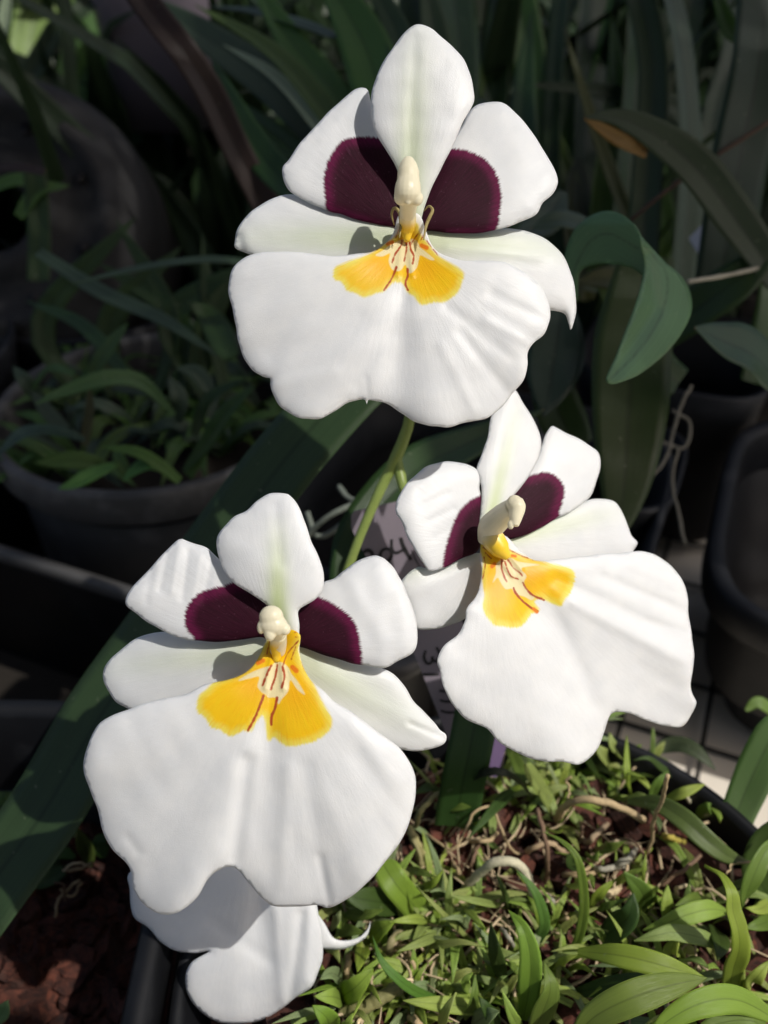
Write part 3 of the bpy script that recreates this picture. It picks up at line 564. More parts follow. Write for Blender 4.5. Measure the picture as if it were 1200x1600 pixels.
# ------------------------------------------------------------------ pots
def pot(name, cx, cy, R0, H, label, fz=.022, mix=None, e=2, rot=0, taper=.72, rim=.006, inner=None, z0=0.0, mat_=M_BLACK, aspect=1.0, cat='plant pot', fill=True, rimmat=None):
    o = empty(name, (cx, cy, z0), label, cat)
    b = H - .020
    v, f = potmesh(cx, cy, [(R0 * taper, z0), (R0 * .955, z0 + b), (R0 * .955 + .0012, z0 + b + .001)], e, rot, aspect=aspect); meshobj('wall', v, f, mat_, o)
    v, f = potmesh(cx, cy, [(R0 * .958, z0 + b - .002), (R0 + rim * .3, z0 + b), (R0 + rim * .5, z0 + b + .002), (R0 + rim * .5, z0 + H - .002), (R0 + rim * .3, z0 + H), (R0 - rim * .5, z0 + H), (R0 - rim * .8, z0 + H - .003), (R0 * .93, z0 + H - .03), (R0 * .90, z0 + H * .3)], e, rot, aspect=aspect)
    meshobj('rim', v, f[:-1], rimmat or mat_, o)
    if fill:
        n = 40; V = [(cx, cy, z0 + H - fz)]; Fc = []
        rr = np.random.RandomState(3)
        for j in range(1, 9):
            for k in range(n):
                x, y = superell(2 * math.pi * k / n, e, R0 * .925 * j / 8, R0 * .925 * j / 8 * aspect)
                V.append((cx + x * math.cos(rot) - y * math.sin(rot), cy + x * math.sin(rot) + y * math.cos(rot), z0 + H - fz + rr.uniform(-.002, .002)))
        for k in range(n): Fc.append((0, 1 + k, 1 + (k + 1) % n))
        for j in range(7):
            for k in range(n): Fc.append((1 + j * n + k, 1 + (j + 1) * n + k, 1 + (j + 1) * n + (k + 1) % n, 1 + j * n + (k + 1) % n))
        meshobj('potting_mix', V, Fc, mix or M_BARK, o)
    return o
POTA = pot('seedling_pot', .0405, .121, .1025, .125, 'round black pot full of seedlings and red bark under the blooms', rim=.0035)
POTB = pot('bark_pot', -.1705, .118, .101, .137, 'square black pot of dark bark at the lower left', fz=.072, e=5, rot=0, taper=.8)
POTC = pot('bowl_pot', -.137, .451, .090, .13, 'round black bowl pot of narrow leaved seedlings on the left', mix=M_SOIL, taper=.62, rimmat=M_RIMHI)
POTD = pot('square_pot', .280, .356, .098, .105, 'rounded square black pot at the right edge beside the pale bench', e=4.5, rot=ROT, taper=.74, rimmat=M_BLACK, rim=.007, fill=False)
tr = empty('seed_tray', (-.12, .43, 0), 'black rectangular tray with a shiny edge coloured pale as a highlight, holding the bowl pot', 'tray')
cxy = np.array([-.090, .445]); v, f = potmesh(*cxy, [(.155, 0), (.165, .090), (.168, .100), (.163, .1005), (.160, .09), (.152, .01)], 12, ROT, 96, .78); meshobj('wall', v, f, M_BLACK, tr)
v, f = potmesh(*cxy, [(.1690, .094), (.1705, .0965), (.1705, .1015), (.168, .1025), (.1625, .1018), (.1618, .097)], 12, ROT, 96, .78); meshobj('rim', v, f[:-1], M_RIMHI, tr)
v, f = potmesh(-.22, .62, [(.075, 0), (.09, .11), (.094, .13), (.09, .131), (.085, .1)], 2); o = empty('black_pot', (-.22, .62, 0), 'black pot half hidden at the left edge behind the bowl pot', 'plant pot'); meshobj('wall', v, f, M_BLACK, o)
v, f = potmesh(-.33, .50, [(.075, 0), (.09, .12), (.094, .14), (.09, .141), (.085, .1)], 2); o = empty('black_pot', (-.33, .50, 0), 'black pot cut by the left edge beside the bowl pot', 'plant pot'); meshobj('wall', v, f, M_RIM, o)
v, f = potmesh(.125, .425, [(.04, 0), (.045, .09), (.048, .11), (.045, .111), (.04, .07)], 4, ROT); o = empty('black_pot', (.125, .425, 0), 'small black pot in deep shade beyond the right bloom', 'plant pot'); meshobj('wall', v, f, M_BLACK, o)
v, f = potmesh(.20, .54, [(.055, 0), (.06, .10), (.063, .12), (.06, .121), (.05, .07)], 4, ROT); o = empty('black_pot', (.20, .54, 0), 'small black pot in deep shade behind the rounded square pot', 'plant pot'); meshobj('wall', v, f, M_BLACK, o)
v, f = potmesh(.05, .40, [(.085, 0), (.1, .09), (.104, .11), (.1, .111), (.09, .07)], 4, ROT); o = empty('black_pot', (.05, .40, 0), 'black pot in deep shade behind the stem and name tag', 'plant pot'); meshobj('wall', v, f, M_BLACK, o)

# bark chips
def chipmesh(seed):
    r = random.Random(seed); L, Wd, H = r.uniform(.006, .0105), r.uniform(.0035, .0065), r.uniform(.002, .0042); V = []
    for z in (-1, 1):
        for a in range(7):
            q = 2 * math.pi * a / 7 + r.uniform(-.3, .3); rr_ = r.uniform(.75, 1.1) * (1 if z > 0 else .92)
            V.append((L * rr_ * math.cos(q), Wd * rr_ * math.sin(q), z * H * r.uniform(.55, 1.15)))
    F2 = [tuple(range(6, -1, -1)), tuple(range(7, 14))] + [(k, (k + 1) % 7, 7 + (k + 1) % 7, 7 + k) for k in range(7)]
    F3 = []
    for q in F2:                        # fan the caps so they are rough, not flat
        if len(q) == 7:
            c = tuple(sum(V[i][j] for i in q) / 7 + (r.uniform(-.0008, .0008) if j == 2 else 0) for j in range(3)); V.append(c); n = len(V) - 1
            F3 += [(q[i], q[(i + 1) % 7], n) for i in range(7)]
        else: F3.append(q)
    me = bpy.data.meshes.new('bark_chip'); me.from_pydata(V, [], F3); me.materials.append(M_BARK); return me
CHIPS = [chipmesh(s) for s in range(14)]
def chips(parent, cx, cy, R0, n, z, e, seed, keep=lambda x, y: True, stuff=0):
    r = random.Random(seed); pl = Vector(parent.location); k = 0; tries = 0; pts = []
    while k < n and tries < 30000:
        tries += 1; x, y = r.uniform(-1, 1), r.uniform(-1, 1)
        if abs(x) ** e + abs(y) ** e > .93: continue
        X, Y = cx + x * R0 * .93, cy + y * R0 * .93
        if not keep(X, Y): continue
        if any((X - a) ** 2 + (Y - b) ** 2 < .0085 ** 2 for a, b in pts[-400:]) and r.random() < .8: continue
        pts.append((X, Y)); o = bpy.data.objects.new('bark_chip', CHIPS[r.randrange(14)]); SC.collection.objects.link(o); o.parent = parent
        o.location = Vector((X, Y, z + r.uniform(-.003, .005))) - pl; o.rotation_euler = (r.gauss(0, .45), r.gauss(0, .45), r.uniform(0, 6.28))
        s = r.uniform(.6, 1.25); o.scale = (s, s, s * r.uniform(.8, 1.3)); k += 1
def inview(X, Y, z=BARK_Z):
    v = np.array([X, Y, z]) - C_; d = v @ F_; px = 600 + FPX * (v @ R_) / d; py = 800 - FPX * (v @ U_) / d; return -40 < px < 1240 and py < 1660
ZA = .108
chips(POTA, .0405, .121, .0985, 290, ZA, 2, 5, lambda x, y: inview(x, y, ZA))
chips(POTB, -.1705, .118, .094, 260, .069, 5, 6, lambda x, y: inview(x, y, .069))

# ------------------------------------------------------------------ traced leaves in the seedling pot
def c7(x, y): return 850 + x / 3.4286, 1220 + y / 3.4286
def c8(x, y): return 500 + x / 3.4286, 1300 + y / 3.4286
def c9(x, y): return 640 + x / 3.3333, 1150 + y / 3.3333
GR = 'seedlings growing in the bark pot'
def plant(px, py, label, cat='seedling', name='orchid_seedling', z=ZA, group=GR): return empty(name, G(px, py, z), label, cat, group)
def L7(cf, parent, pts, hw, col, kind='oval', hs=None, **k):
    n = len(pts); hs = hs or [(.6 + 2.0 * math.sin(math.pi * .55 * i / (n - 1))) for i in range(n)]
    P = [(*cf(*p), h) for p, h in zip(pts, hs)]; k.setdefault('fold', .25); k.setdefault('view', .35)
    return leaf(parent, P, hw / (3.4286 if cf is not c9 else 3.3333), col, kind, ground=ZA, **k)
G1 = (.20, .33, .045); G2 = (.28, .41, .08); G3 = (.13, .22, .04); G4 = (.24, .35, .10); G5 = (.27, .35, .10); GD = (.05, .10, .022); PB = (.23, .31, .14)
pA = plant(1175, 1640, 'large seedling with the broadest glossy leaves at the bottom right corner')
L7(c7, pA, [(150,1400),(260,1270),(450,1170),(660,1100),(868,1056)], 84, G3, hs=[2.5,3.5,4.2,4.3,4.0], fold=.2, roll=-6, n=30)
L7(c7, pA, [(560,1420),(640,1300),(840,1190),(1040,1175),(1260,1290)][::-1], 74, G1, 'oval', hs=[2.5,3.6,4.0,3.6,3.0], fold=.18, roll=12, n=30)
L7(c7, pA, [(1210,1420),(1120,1290),(900,1310),(780,1400)], 50, G3, hs=[2,3,3,2.5])
pB = plant(880, 1560, 'seedling whose long arched leaf ends in a brown scorched kink')
L7(c7, pB, [(140,945),(190,830),(215,690),(205,520),(170,400),(90,320),(-10,272)], 27, (.15,.25,.04), 'blade', hs=[.6,1.6,2.6,3.6,4.2,4.3,4.2], fold=.35, roll=20, n=34)
L7(c7, pB, [(60,1010),(110,960),(185,930)], 26, G2, 'blade')
L7(c7, pB, [(185,915),(400,935),(620,985),(865,1058)], 62, G1, 'oval', hs=[2.6,3.4,3.6,3.2], fold=.22, roll=-10, n=30)
L7(c7, pB, [(150,1140),(300,1110),(430,1070),(560,1030)], 44, GD, 'oval')
pC = plant(1120, 1560, 'seedling with one leaf curling upward beside the pot rim at right')
L7(c7, pC, [(990,1110),(1010,1010),(1040,900),(1035,800),(1005,690),(1000,600),(950,510),(860,455)], 60, G1, 'blade', hs=[1,2,3,3.8,4.4,4.8,4.8,4.5], fold=.3, roll=(25, -35), n=36)
L7(c7, pC, [(1050,690),(1080,600),(1120,500),(1180,380),(1250,300)], 62, G3, 'oval', hs=[1.5,2.5,3.2,3.6,3.6], roll=-30)
L7(c7, pC, [(1060,1110),(1130,1060),(1210,960)], 45, G2, 'oval'); L7(c7, pC, [(1240,730),(1160,770),(1070,790)], 40, G3); L7(c7, pC, [(1230,640),(1150,690),(1080,680)], 34, G2)
pD = plant(1050, 1440, 'pair of pale light green leaves lying crosswise in the sun')
L7(c7, pD, [(970,900),(860,850),(700,815),(600,830),(483,858)], 46, G4, 'oval', hs=[1.5,2.3,2.6,2.6,2.3], roll=-8)
L7(c7, pD, [(975,700),(880,690),(760,720),(640,770),(530,800)], 52, G2, 'oval', hs=[1.6,2.4,2.6,2.3,1.9], roll=8)
L7(c7, pD, [(650,950),(690,900),(735,780)], 44, G2, 'oval', roll=50); L7(c7, pD, [(900,780),(940,860),(930,960)], 60, GD)
L7(c7, pD, [(880,650),(800,640),(700,670)], 40, G3); L7(c7, pD, [(700,980),(800,960),(880,1000)], 42, G4, roll=30)
pE = plant(1000, 1420, 'seedling with short upright blunt leaves near the fallen cream root')
L7(c7, pE, [(655,770),(655,680),(662,558)], 47, G2, 'oval', roll=-12); L7(c7, pE, [(550,700),(520,590),(425,485)], 55, G3, 'oval', hs=[1,2.5,3.2], roll=35)
L7(c7, pE, [(260,880),(380,800),(460,720),(480,600)], 72, GD, 'oval', hs=[.8,1.8,2.6,3.0], roll=25); L7(c7, pE, [(240,700),(290,610),(388,524)], 32, G1, 'oval', roll=-25)
L7(c7, pE, [(250,700),(340,670),(455,628)], 22, G3, 'oval'); L7(c7, pE, [(530,550),(535,480),(545,380)], 18, G2, 'blade'); L7(c7, pE, [(600,640),(590,600),(610,565)], 34, G3)
pF = plant(1010, 1250, 'seedling with the long drooping leaf that reaches the right rim')
L7(c7, pF, [(450,112),(600,122),(740,200),(860,310),(980,400),(1105,442)], 56, (.09,.15,.04), 'oval', hs=[2.6,3.4,3.8,3.6,3.2,2.6], fold=.3, roll=-22, n=32)
L7(c7, pF, [(560,150),(600,200),(620,270)], 40, (.12,.17,.07), 'oval', roll=30); L7(c7, pF, [(640,105),(740,68),(862,18)], 30, G2, 'oval', hs=[1.5,2.4,2.6], roll=10)
L7(c7, pF, [(820,200),(880,150),(870,115)], 40, G3, 'oval'); L7(c7, pF, [(870,130),(930,180),(945,220)], 24, G2); L7(c7, pF, [(820,60),(640,-60),(560,-120),(480,-110)], 20, GD)
pG = plant(1140, 1350, 'tall upright leaf at the right edge standing over the pot rim')
leaf(pG, [(1130,1345,33),(1150,1270,32),(1180,1200,31),(1225,1110,30)], 33, (.07,.16,.045), 'strap', fold=.18, roll=-12)
leaf(pG, [(1165,1110,36),(1185,1098,36),(1215,1120,36)], 10, G3, 'oval')
leaf(pG, [(1210,1420,30),(1185,1370,29.5),(1195,1320,29),(1230,1270,28.5)], 30, GD, 'oval')
pH = plant(830, 1600, 'seedling with a tall folded leaf near the bottom middle')
L7(c8, pH, [(1090,1000),(1120,850),(1130,680),(1090,520),(1010,420)], 62, G1, 'oval', hs=[1,2.4,3.4,4.0,4.0], fold=.35, roll=20, n=30)
L7(c8, pH, [(1130,1080),(1190,960),(1230,830),(1200,700)], 66, G3, 'oval', hs=[1,2.2,3,3.2], roll=-25); L7(c8, pH, [(1160,600),(1200,480),(1150,320),(1045,198)], 30, (.10,.21,.04), 'blade', hs=[.8,2,3,3.4], fold=.35)
L7(c8, pH, [(1080,1080),(1030,980),(975,850)], 32, G2, 'oval', roll=20); L7(c8, pH, [(985,800),(950,680),(915,490)], 42, GD, 'oval', hs=[.8,2,3], roll=30)
L7(c8, pH, [(820,1030),(900,980),(960,960)], 50, PB, 'oval'); L7(c8, pH, [(1060,750),(1030,720),(1000,690)], 28, YG, 'oval')
pI = plant(660, 1440, 'sprawling seedling with narrow leaves fanned from one pale knot')
for pts, hw, col in (([(800,580),(700,480),(600,380),(515,292)],17,G5),([(690,480),(690,350),(705,190)],22,G5),([(990,400),(850,375),(695,342)],24,G5),([(600,480),(500,468),(370,482)],27,G2),
                     ([(660,540),(550,590),(410,642)],26,G5),([(560,600),(640,605),(760,590),(890,620)],22,G5),([(770,400),(830,460),(895,530)],22,G2),([(520,300),(600,280),(662,200)],24,G1),([(900,520),(870,560),(890,610)],18,G1),
                     ([(700,330),(640,310),(590,320)],18,PB),([(790,510),(740,460),(640,470)],20,PB)):
    L7(c8, pI, pts, hw, col, 'blade' if hw < 23 else 'oval', roll=rng.uniform(-25, 25))
pJ = plant(620, 1420, 'seedling with a broad bright strap leaf beside the lower left bloom')
L7(c8, pJ, [(545,450),(480,370),(400,270),(330,160)], 72, G1, 'strap', hs=[.6,1.6,2.4,2.6], fold=.2, roll=10); L7(c8, pJ, [(440,400),(330,380),(180,350),(120,300)], 70, GD, 'oval')
L7(c8, pJ, [(130,440),(240,445),(340,415)], 34, G3, 'oval'); L7(c8, pJ, [(270,580),(330,520),(400,480)], 52, G1, 'oval'); L7(c8, pJ, [(100,540),(160,530),(240,540)], 36, G3, 'oval'); L7(c8, pJ, [(430,200),(530,215),(620,240)], 26, G3, 'oval')
L7(c8, pJ, [(30,620),(80,640),(105,700)], 26, G5, 'oval'); L7(c8, pJ, [(240,610),(220,670),(200,750)], 40, G1, 'oval'); L7(c8, pJ, [(60,520),(90,470),(110,420)], 34, PB, 'oval')
pK = plant(570, 1580, 'seedling with a stubby scarred stem and shiny rounded leaves at the bottom')
L7(c8, pK, [(110,890),(190,830),(290,725)], 62, G1, 'oval', roll=-15); L7(c8, pK, [(120,905),(60,885),(-30,880)], 48, G2, 'oval'); L7(c8, pK, [(60,1060),(30,990),(-40,930)], 62, G1, 'oval'); L7(c8, pK, [(130,1080),(150,1030),(175,970)], 34, G2, 'oval')
L7(c8, pK, [(130,800),(60,760),(0,790)], 40, PB, 'oval')
pL = plant(700, 1580, 'seedling with one long thin leaf arching like a bow over the bark')
L7(c8, pL, [(620,895),(520,860),(420,790),(330,690),(280,555)], 27, (.10,.22,.035), 'blade', hs=[.8,1.8,2.6,3,3], fold=.3, n=30); L7(c8, pL, [(445,903),(560,915),(720,930),(960,960)][::-1], 42, G2, 'oval', hs=[.8,1.6,2,2])
L7(c8, pL, [(640,1060),(680,960),(730,860)], 34, G5, 'oval', roll=40); L7(c8, pL, [(780,1000),(820,900),(830,760)], 36, G3, 'oval', roll=-35); L7(c8, pL, [(800,860),(780,800),(820,750)], 30, G2)
L7(c8, pL, [(960,1060),(900,960),(850,880)], 44, GD); L7(c8, pL, [(1020,410),(980,310),(940,215)], 18, GD, 'blade')
pM = plant(700, 1230, 'seedling under the right bloom with a dark arched leaf')
L7(c9, pM, [(300,300),(330,230),(400,190),(490,190),(580,245),(650,340)], 22, (.025,.035,.015), 'blade', hs=[1,3,4,4,3,1.5]); L7(c9, pM, [(150,380),(230,370),(320,370)], 34, G3); L7(c9, pM, [(160,280),(100,270),(20,300)], 30, GD)
L7(c9, pM, [(740,380),(690,290),(600,150)], 38, G5, 'strap', hs=[.8,2,3.5]); L7(c9, pM, [(570,270),(500,320),(420,400),(300,540)], 30, GD, 'blade'); L7(c9, pM, [(520,60),(560,150),(600,240)], 34, G3, 'strap')
pN = plant(900, 1200, 'clump of short crowded leaves right below the right bloom')
for pts, hw, col in (([(1060,175),(1130,190),(1230,220)],18,G2),([(1160,330),(1130,200),(1130,0)],22,G1),([(1040,170),(1010,100),(960,40)],46,G5),([(1100,120),(1060,60),(1040,-20)],40,G5),([(920,620),(960,640),(985,600)],34,G3),([(960,600),(1040,580),(1120,550)],34,G3),
                     ([(820,790),(870,770),(940,740)],36,G2),([(940,700),(950,760),(960,800)],16,YG),([(700,480),(760,500),(800,490)],24,G2),([(860,620),(840,680),(900,700)],40,GD),([(1100,330),(1180,310),(1260,320)],22,G5),([(1240,380),(1280,260),(1350,180)],30,G3)):
    L7(c9, pN, pts, hw, col, 'oval', roll=rng.uniform(-30, 30))
leaf(pN, [(1010,1180,36),(1045,1165,36),(1080,1170,35.5),(1118,1203,35)], 14, (.05,.075,.035), 'oval', roll=10)
# roots and dead bits that belong to those plants
TAN = (.44, .33, .18); PALE = (.56, .52, .36); BRN = (.18, .11, .065); CRM = (.70, .56, .34); GRY = (.34, .32, .25)
def root(cf, parent, pts, r, col, hs=None, wob_=.3, flat=1, name='root', n=26):
    m = len(pts); hs = hs or [(.15 + 1.3 * math.sin(math.pi * i / (m - 1))) for i in range(m)]
    P = [G(*cf(*p), ZA + h * .01) for p, h in zip(pts, hs)]; v, f = rtube(P, r, n, wob_, rng.randint(0, 999), 8); return meshobj(name, v, f, M_ROOT, parent, col)
root(c7, pF, [(60,235),(100,150),(200,100),(320,100),(440,145),(530,190)], .16, TAN, [.3,2,3.2,3.4,3,2.4]); root(c7, pF, [(660,-30),(625,110),(595,210),(590,300),(560,400)], .085, TAN, [7,4.5,3,2,1])
leafr = root(c7, pF, [(690,-10),(760,80),(810,150)], .09, PALE); root(c7, pE, [(330,480),(440,450),(530,400)], .15, GRY); root(c7, pE, [(220,440),(330,490),(500,470)], .12, GRY)
root(c7, pE, [(630,565),(740,460),(835,370)], .09, BRN, [1,1.6,1.6]); root(c7, pE, [(20,495),(150,500),(240,490),(325,425)], .09, TAN); root(c7, pD, [(700,640),(745,590),(810,580),(835,625)], .08, CRM)
root(c7, pE, [(322,635),(360,600),(450,570)], .15, CRM, flat=.3); root(c7, pF, [(410,305),(480,330),(530,390),(540,430)], .05, BRN, [2,2.6,2.6,1]); root(c7, pF, [(980,500),(1020,440),(1110,435),(1190,440)], .04, TAN, [3,3,3,3])
root(c7, pF, [(620,290),(680,280),(760,295)], .13, (.40,.33,.06)); root(c7, pB, [(0,600),(40,640),(60,720)], .08, GRY); root(c7, pB, [(50,770),(120,740),(100,700)], .07, TAN)
root(c8, pI, [(765,325),(850,230),(970,165),(1100,185),(1180,330),(1210,420)], .19, PALE, [.3,1.6,2.6,2.6,1.6,.4]); root(c8, pJ, [(480,-10),(520,100),(545,205)], .15, (.28,.25,.11), [2,1.6,.6]); root(c8, pK, [(110,960),(240,935),(360,885),(440,850)], .26, (.20,.19,.07), [.8,1.2,1.4,1.4])
root(c8, pJ, [(355,700),(370,600),(430,505)], .17, (.30,.26,.13)); root(c8, pI, [(470,630),(540,690),(610,770)], .10, TAN); root(c8, pK, [(440,850),(460,800),(415,765),(490,775)], .05, CRM, [1.5,2,2.2,2]); root(c8, pJ, [(150,620),(130,720),(105,840)], .12, TAN)
root(c8, pH, [(960,500),(1010,570),(1080,660)], .09, GRY); root(c8, pL, [(460,985),(520,1020),(600,1070)], .14, TAN); root(c8, pK, [(235,970),(210,1030),(190,1080)], .07, CRM); root(c8, pJ, [(290,740),(330,700),(350,650)], .08, TAN)
root(c9, pM, [(280,262),(150,310),(60,410),(30,500)], .13, (.26,.24,.10), [1.4,2,2,1]); root(c9, pM, [(0,460),(35,580),(62,690)], .14, (.30,.27,.11), [2,1.6,.6])
root(c9, pM, [(60,500),(140,550),(220,610),(290,500),(330,410),(410,385),(460,490),(520,600),(600,630)], .06, TAN, [.6,1.2,1.4,2,2.4,2.4,1.8,1,.4], n=40); root(c9, pM, [(265,540),(370,545),(445,485)], .09, TAN)
root(c9, pM, [(600,620),(650,575),(760,565),(850,615)], .12, (.42,.30,.18)); root(c9, pB, [(660,380),(690,520),(712,660),(690,760)], .10, BRN, [3,3,2,.5]); root(c9, pB, [(730,712),(880,712),(1015,645)], .08, TAN); root(c9, pF, [(755,460),(800,390),(830,330)], .08, TAN)
root(c9, pF, [(825,320),(840,260),(820,230),(845,212)], .05, TAN, [3,3.4,3.6,3.8]); root(c9, pM, [(240,735),(275,700),(250,640)], .09, TAN); root(c9, pM, [(300,760),(330,650),(390,530)], .08, BRN); root(c9, pN, [(880,560),(960,520),(1030,440)], .12, (.33,.24,.15))
root(c9, pN, [(860,560),(900,500),(880,440)], .07, BRN)
# random small seedlings filling the pot
def small(px, py, n, Lc, wc, cols, label, z=ZA, group=GR):
    b = G(px, py, z); e = empty('orchid_seedling', b, label, 'seedling', group); a0 = rng.uniform(0, 6.28)
    for i in range(n):
        a = a0 + 6.28 * i / n * rng.uniform(.8, 1.2); L = Lc * rng.uniform(.55, 1.1) * .01; el = rng.uniform(.25, 1.1)
        dr = np.array([math.cos(a) * math.cos(el), math.sin(a) * math.cos(el), math.sin(el)])
        P = [b + np.array([0, 0, .0005]), b + dr * L * .5 + np.array([0, 0, L * .1]), b + dr * L - np.array([0, 0, L * rng.uniform(.05, .4)])]
        v, f, at = leafmesh(P, wc * .01 * rng.uniform(.7, 1.15), rng.choice(['oval', 'blade']), roll=rng.uniform(-30, 30), fold=.3, n=9, thick=.0003, seed=rng.randint(0, 999), view=.2)
        meshobj('leaf', v, f, M_LEAF, e, rng.choice(cols), at)
for (x0, y0, x1, y1, cnt, lab) in ((515, 1400, 720, 1600, 34, 'tiny green seedling in the bark right of the lowest bloom'), (800, 1150, 1060, 1310, 22, 'tiny leafy seedling crowded below the right bloom near the back rim'),
                                   (720, 1400, 900, 1600, 20, 'tiny green seedling in the bark at the bottom middle'), (900, 1380, 1180, 1600, 22, 'tiny seedling under the large glossy leaves at bottom right'), (640, 1180, 800, 1330, 8, 'tiny seedling in shade between the blooms and the bark')):
    for i in range(cnt): small(rng.uniform(x0, x1), rng.uniform(y0, y1), rng.randint(4, 7), rng.uniform(1.5, 3.8), rng.uniform(.07, .19), [G1, G2, G2, G4, G5, G5, PB], lab)
lit = MB()
for i in range(300):
    px, py = rng.uniform(500, 1150), rng.uniform(1170, 1620); b = G(px, py, ZA + rng.uniform(.003, .010)); a = rng.uniform(0, 6.28); L = rng.uniform(.007, .026)
    m_ = b + np.array([math.cos(a) * L * .5, math.sin(a) * L * .5, rng.uniform(-.001, .005)]); a += rng.uniform(-.8, .8); c_ = m_ + np.array([math.cos(a) * L * .5, math.sin(a) * L * .5, rng.uniform(-.005, .001)])
    if math.hypot(c_[0] - .04, c_[1] - .121) > .092: continue
    lit.add(*rtube([b, m_, c_], rng.uniform(.025, .07), 8, .1, i, 5))
o = lit.build('root_litter', M_ROOT, None, (.50, .39, .24)); tag(o, 'dry brown root threads and litter strewn over the bark', 'root litter', kind='stuff')

# ------------------------------------------------------------------ name tags
def slab(outline, d, th, mat_, parent, name):
    n = len(outline); P = [W(px, py, d(px, py)) for px, py in outline]; nn = np.cross(P[1] - P[0], P[2] - P[0]); nn /= np.linalg.norm(nn)
    if nn @ F_ > 0: nn = -nn
    V = P + [q - nn * th for q in P]
    return meshobj(name, V, [tuple(range(n)), tuple(range(2 * n - 1, n - 1, -1))] + [(i, i + n, (i + 1) % n + n, (i + 1) % n) for i in range(n)], mat_, parent, smooth=False), nn
ct = lambda x, y: (540 + x / 3.635, 760 + y / 3.635)
def plane_d(a, b, c):
    M = np.array([[a[0], a[1], 1], [b[0], b[1], 1], [c[0], c[1], 1]], float); s = np.linalg.solve(M, np.array([1 / a[2], 1 / b[2], 1 / c[2]])); return lambda x, y: 1 / (s[0] * x + s[1] * y + s[2])
TD = plane_d((550, 800, 30.3), (660, 780, 30.5), (720, 1180, 31.6))
tagE = empty('name_tag', G(730, 1230, ZA), 'mauve plastic name tag handwritten in black, behind the stem', 'plant tag')
_, tn = slab([(549, 806), (553, 799), (640, 779), (662, 776), (700, 900), (735, 1010), (762, 1120), (745, 1190), (720, 1195), (708, 1175), (655, 1040), (600, 920), (560, 850), (549, 825)], TD, .0008, M_TAG, tagE, 'plate')
def stroke(pts, wd=3.2):
    Q = crom([ct(*p) for p in pts], 12); mb = []
    V = []; Fc = []
    for i in range(12):
        t = Q[min(i + 1, 11)] - Q[max(0, i - 1)]; t = t / np.linalg.norm(t); s_ = np.array([-t[1], t[0]]) * wd * (1 - .25 * abs(i / 5.5 - 1))
        for sg in (1, -1):
            p = Q[i] + s_ * sg; V.append(W(p[0], p[1], TD(*p)) + tn * .0002)
    for i in range(11): Fc.append((2 * i, 2 * i + 1, 2 * i + 3, 2 * i + 2))
    meshobj('lettering', V, Fc, M_INK, tagE, smooth=False)
stroke([(100,375),(125,362),(150,378),(150,410)]); stroke([(150,400),(120,440),(105,470)])
stroke([(232,352),(205,365),(195,400),(210,428),(240,425),(262,395),(255,360),(232,352)], 3.0); stroke([(262,300),(262,350),(285,378),(345,350)], 2.6); stroke([(312,290),(330,345),(372,418)], 3.4)
stroke([(455,930),(445,970),(462,1005),(488,998),(492,965)], 2.4); stroke([(492,965),(500,992),(525,985),(535,950),(515,912)], 2.6); stroke([(440,1066),(485,1068),(532,1066)], 2.2); stroke([(532,1158),(560,1163),(592,1163)], 2.2)
stroke([(535,1213),(570,1221),(620,1220)], 2.2); stroke([(540,1272),(580,1283),(640,1280)], 2.2); stroke([(612,1392),(630,1388),(642,1380)], 2); stroke([(645,1340),(652,1345),(658,1352)], 1.8); stroke([(375,360),(400,420),(430,470)], 1.0)
o = empty('name_tag', G(775, 1230, ZA), 'small lilac tag poking up from the bark under the right bloom', 'plant tag'); slab([(752, 1210), (770, 1160), (785, 1120), (800, 1125), (790, 1170), (776, 1215)], plane_d((752, 1210, 32), (790, 1120, 32.4), (790, 1200, 32)), .0006, M_LILAC, o, 'plate')
o = empty('name_tag', W(1095, 372, 44), 'small white tag tip showing in the dark leaves at right', 'plant tag'); slab([(1076, 372), (1100, 348), (1118, 358), (1112, 380), (1090, 395)], plane_d((1076, 372, 44), (1100, 348, 44), (1090, 395, 43)), .0008, M_WTAG, o, 'plate')

# ------------------------------------------------------------------ plants behind
def P_(loc, label, name='orchid_leaf_clump', cat='plant'): return empty(name, W(*loc), label, cat, 'orchid plants behind the blooms')
q = P_((990, 620, 36), 'plant with a dark leaf curled over itself at right of the top bloom')
# the curled leaf: arched back and twisted front joined at the fold
def shl(outl, dep, step=6, **k):
    V, Fc, P, edge, n = sheet(outl, dep, step, None, .06, .3, 3); return V, Fc, P, n
mb = MB()
front = [(1000,370),(1008,415),(1000,460),(982,510),(965,555),(950,596),(985,592),(1020,570),(1055,535),(1078,495),(1080,462),(1065,432),(1035,405),(1012,380)]
V, Fc, P, n = shl(front, lambda P, e: 29.2 + .030 * (P[:, 0] - 1000) - .010 * (P[:, 1] - 370) * .5 + .35 * np.exp(-(segdist(P, [(1010, 400), (1025, 480), (950, 596)]) / 12) ** 2))
lu = np.clip(segdist(P, crom([(1008, 385), (1042, 430), (1034, 490), (1000, 545), (952, 594)], 24)) / 42, 0, 1); mb.add(V, Fc, {'lu': list(lu) * 2, 'lv': [.4] * (2 * n)})
arch = [(884,430),(884,390),(903,352),(940,330),(975,337),(998,364),(1008,400),(1006,430),(985,418),(940,412),(905,425),(900,470),(885,470)]
V, Fc, P, n = shl(arch, lambda P, e: 29.3 + .020 * (1008 - P[:, 0]) + .02 * np.abs(P[:, 1] - 350) * .3)
lu = np.clip(segdist(P, crom([(890, 440), (915, 385), (950, 365), (1000, 390)], 20)) / 40, 0, 1); mb.add(V, Fc, {'lu': list(lu) * 2, 'lv': [.4] * (2 * n)})
mb.build('leaf', M_LEAF, q, (.13, .25, .13))
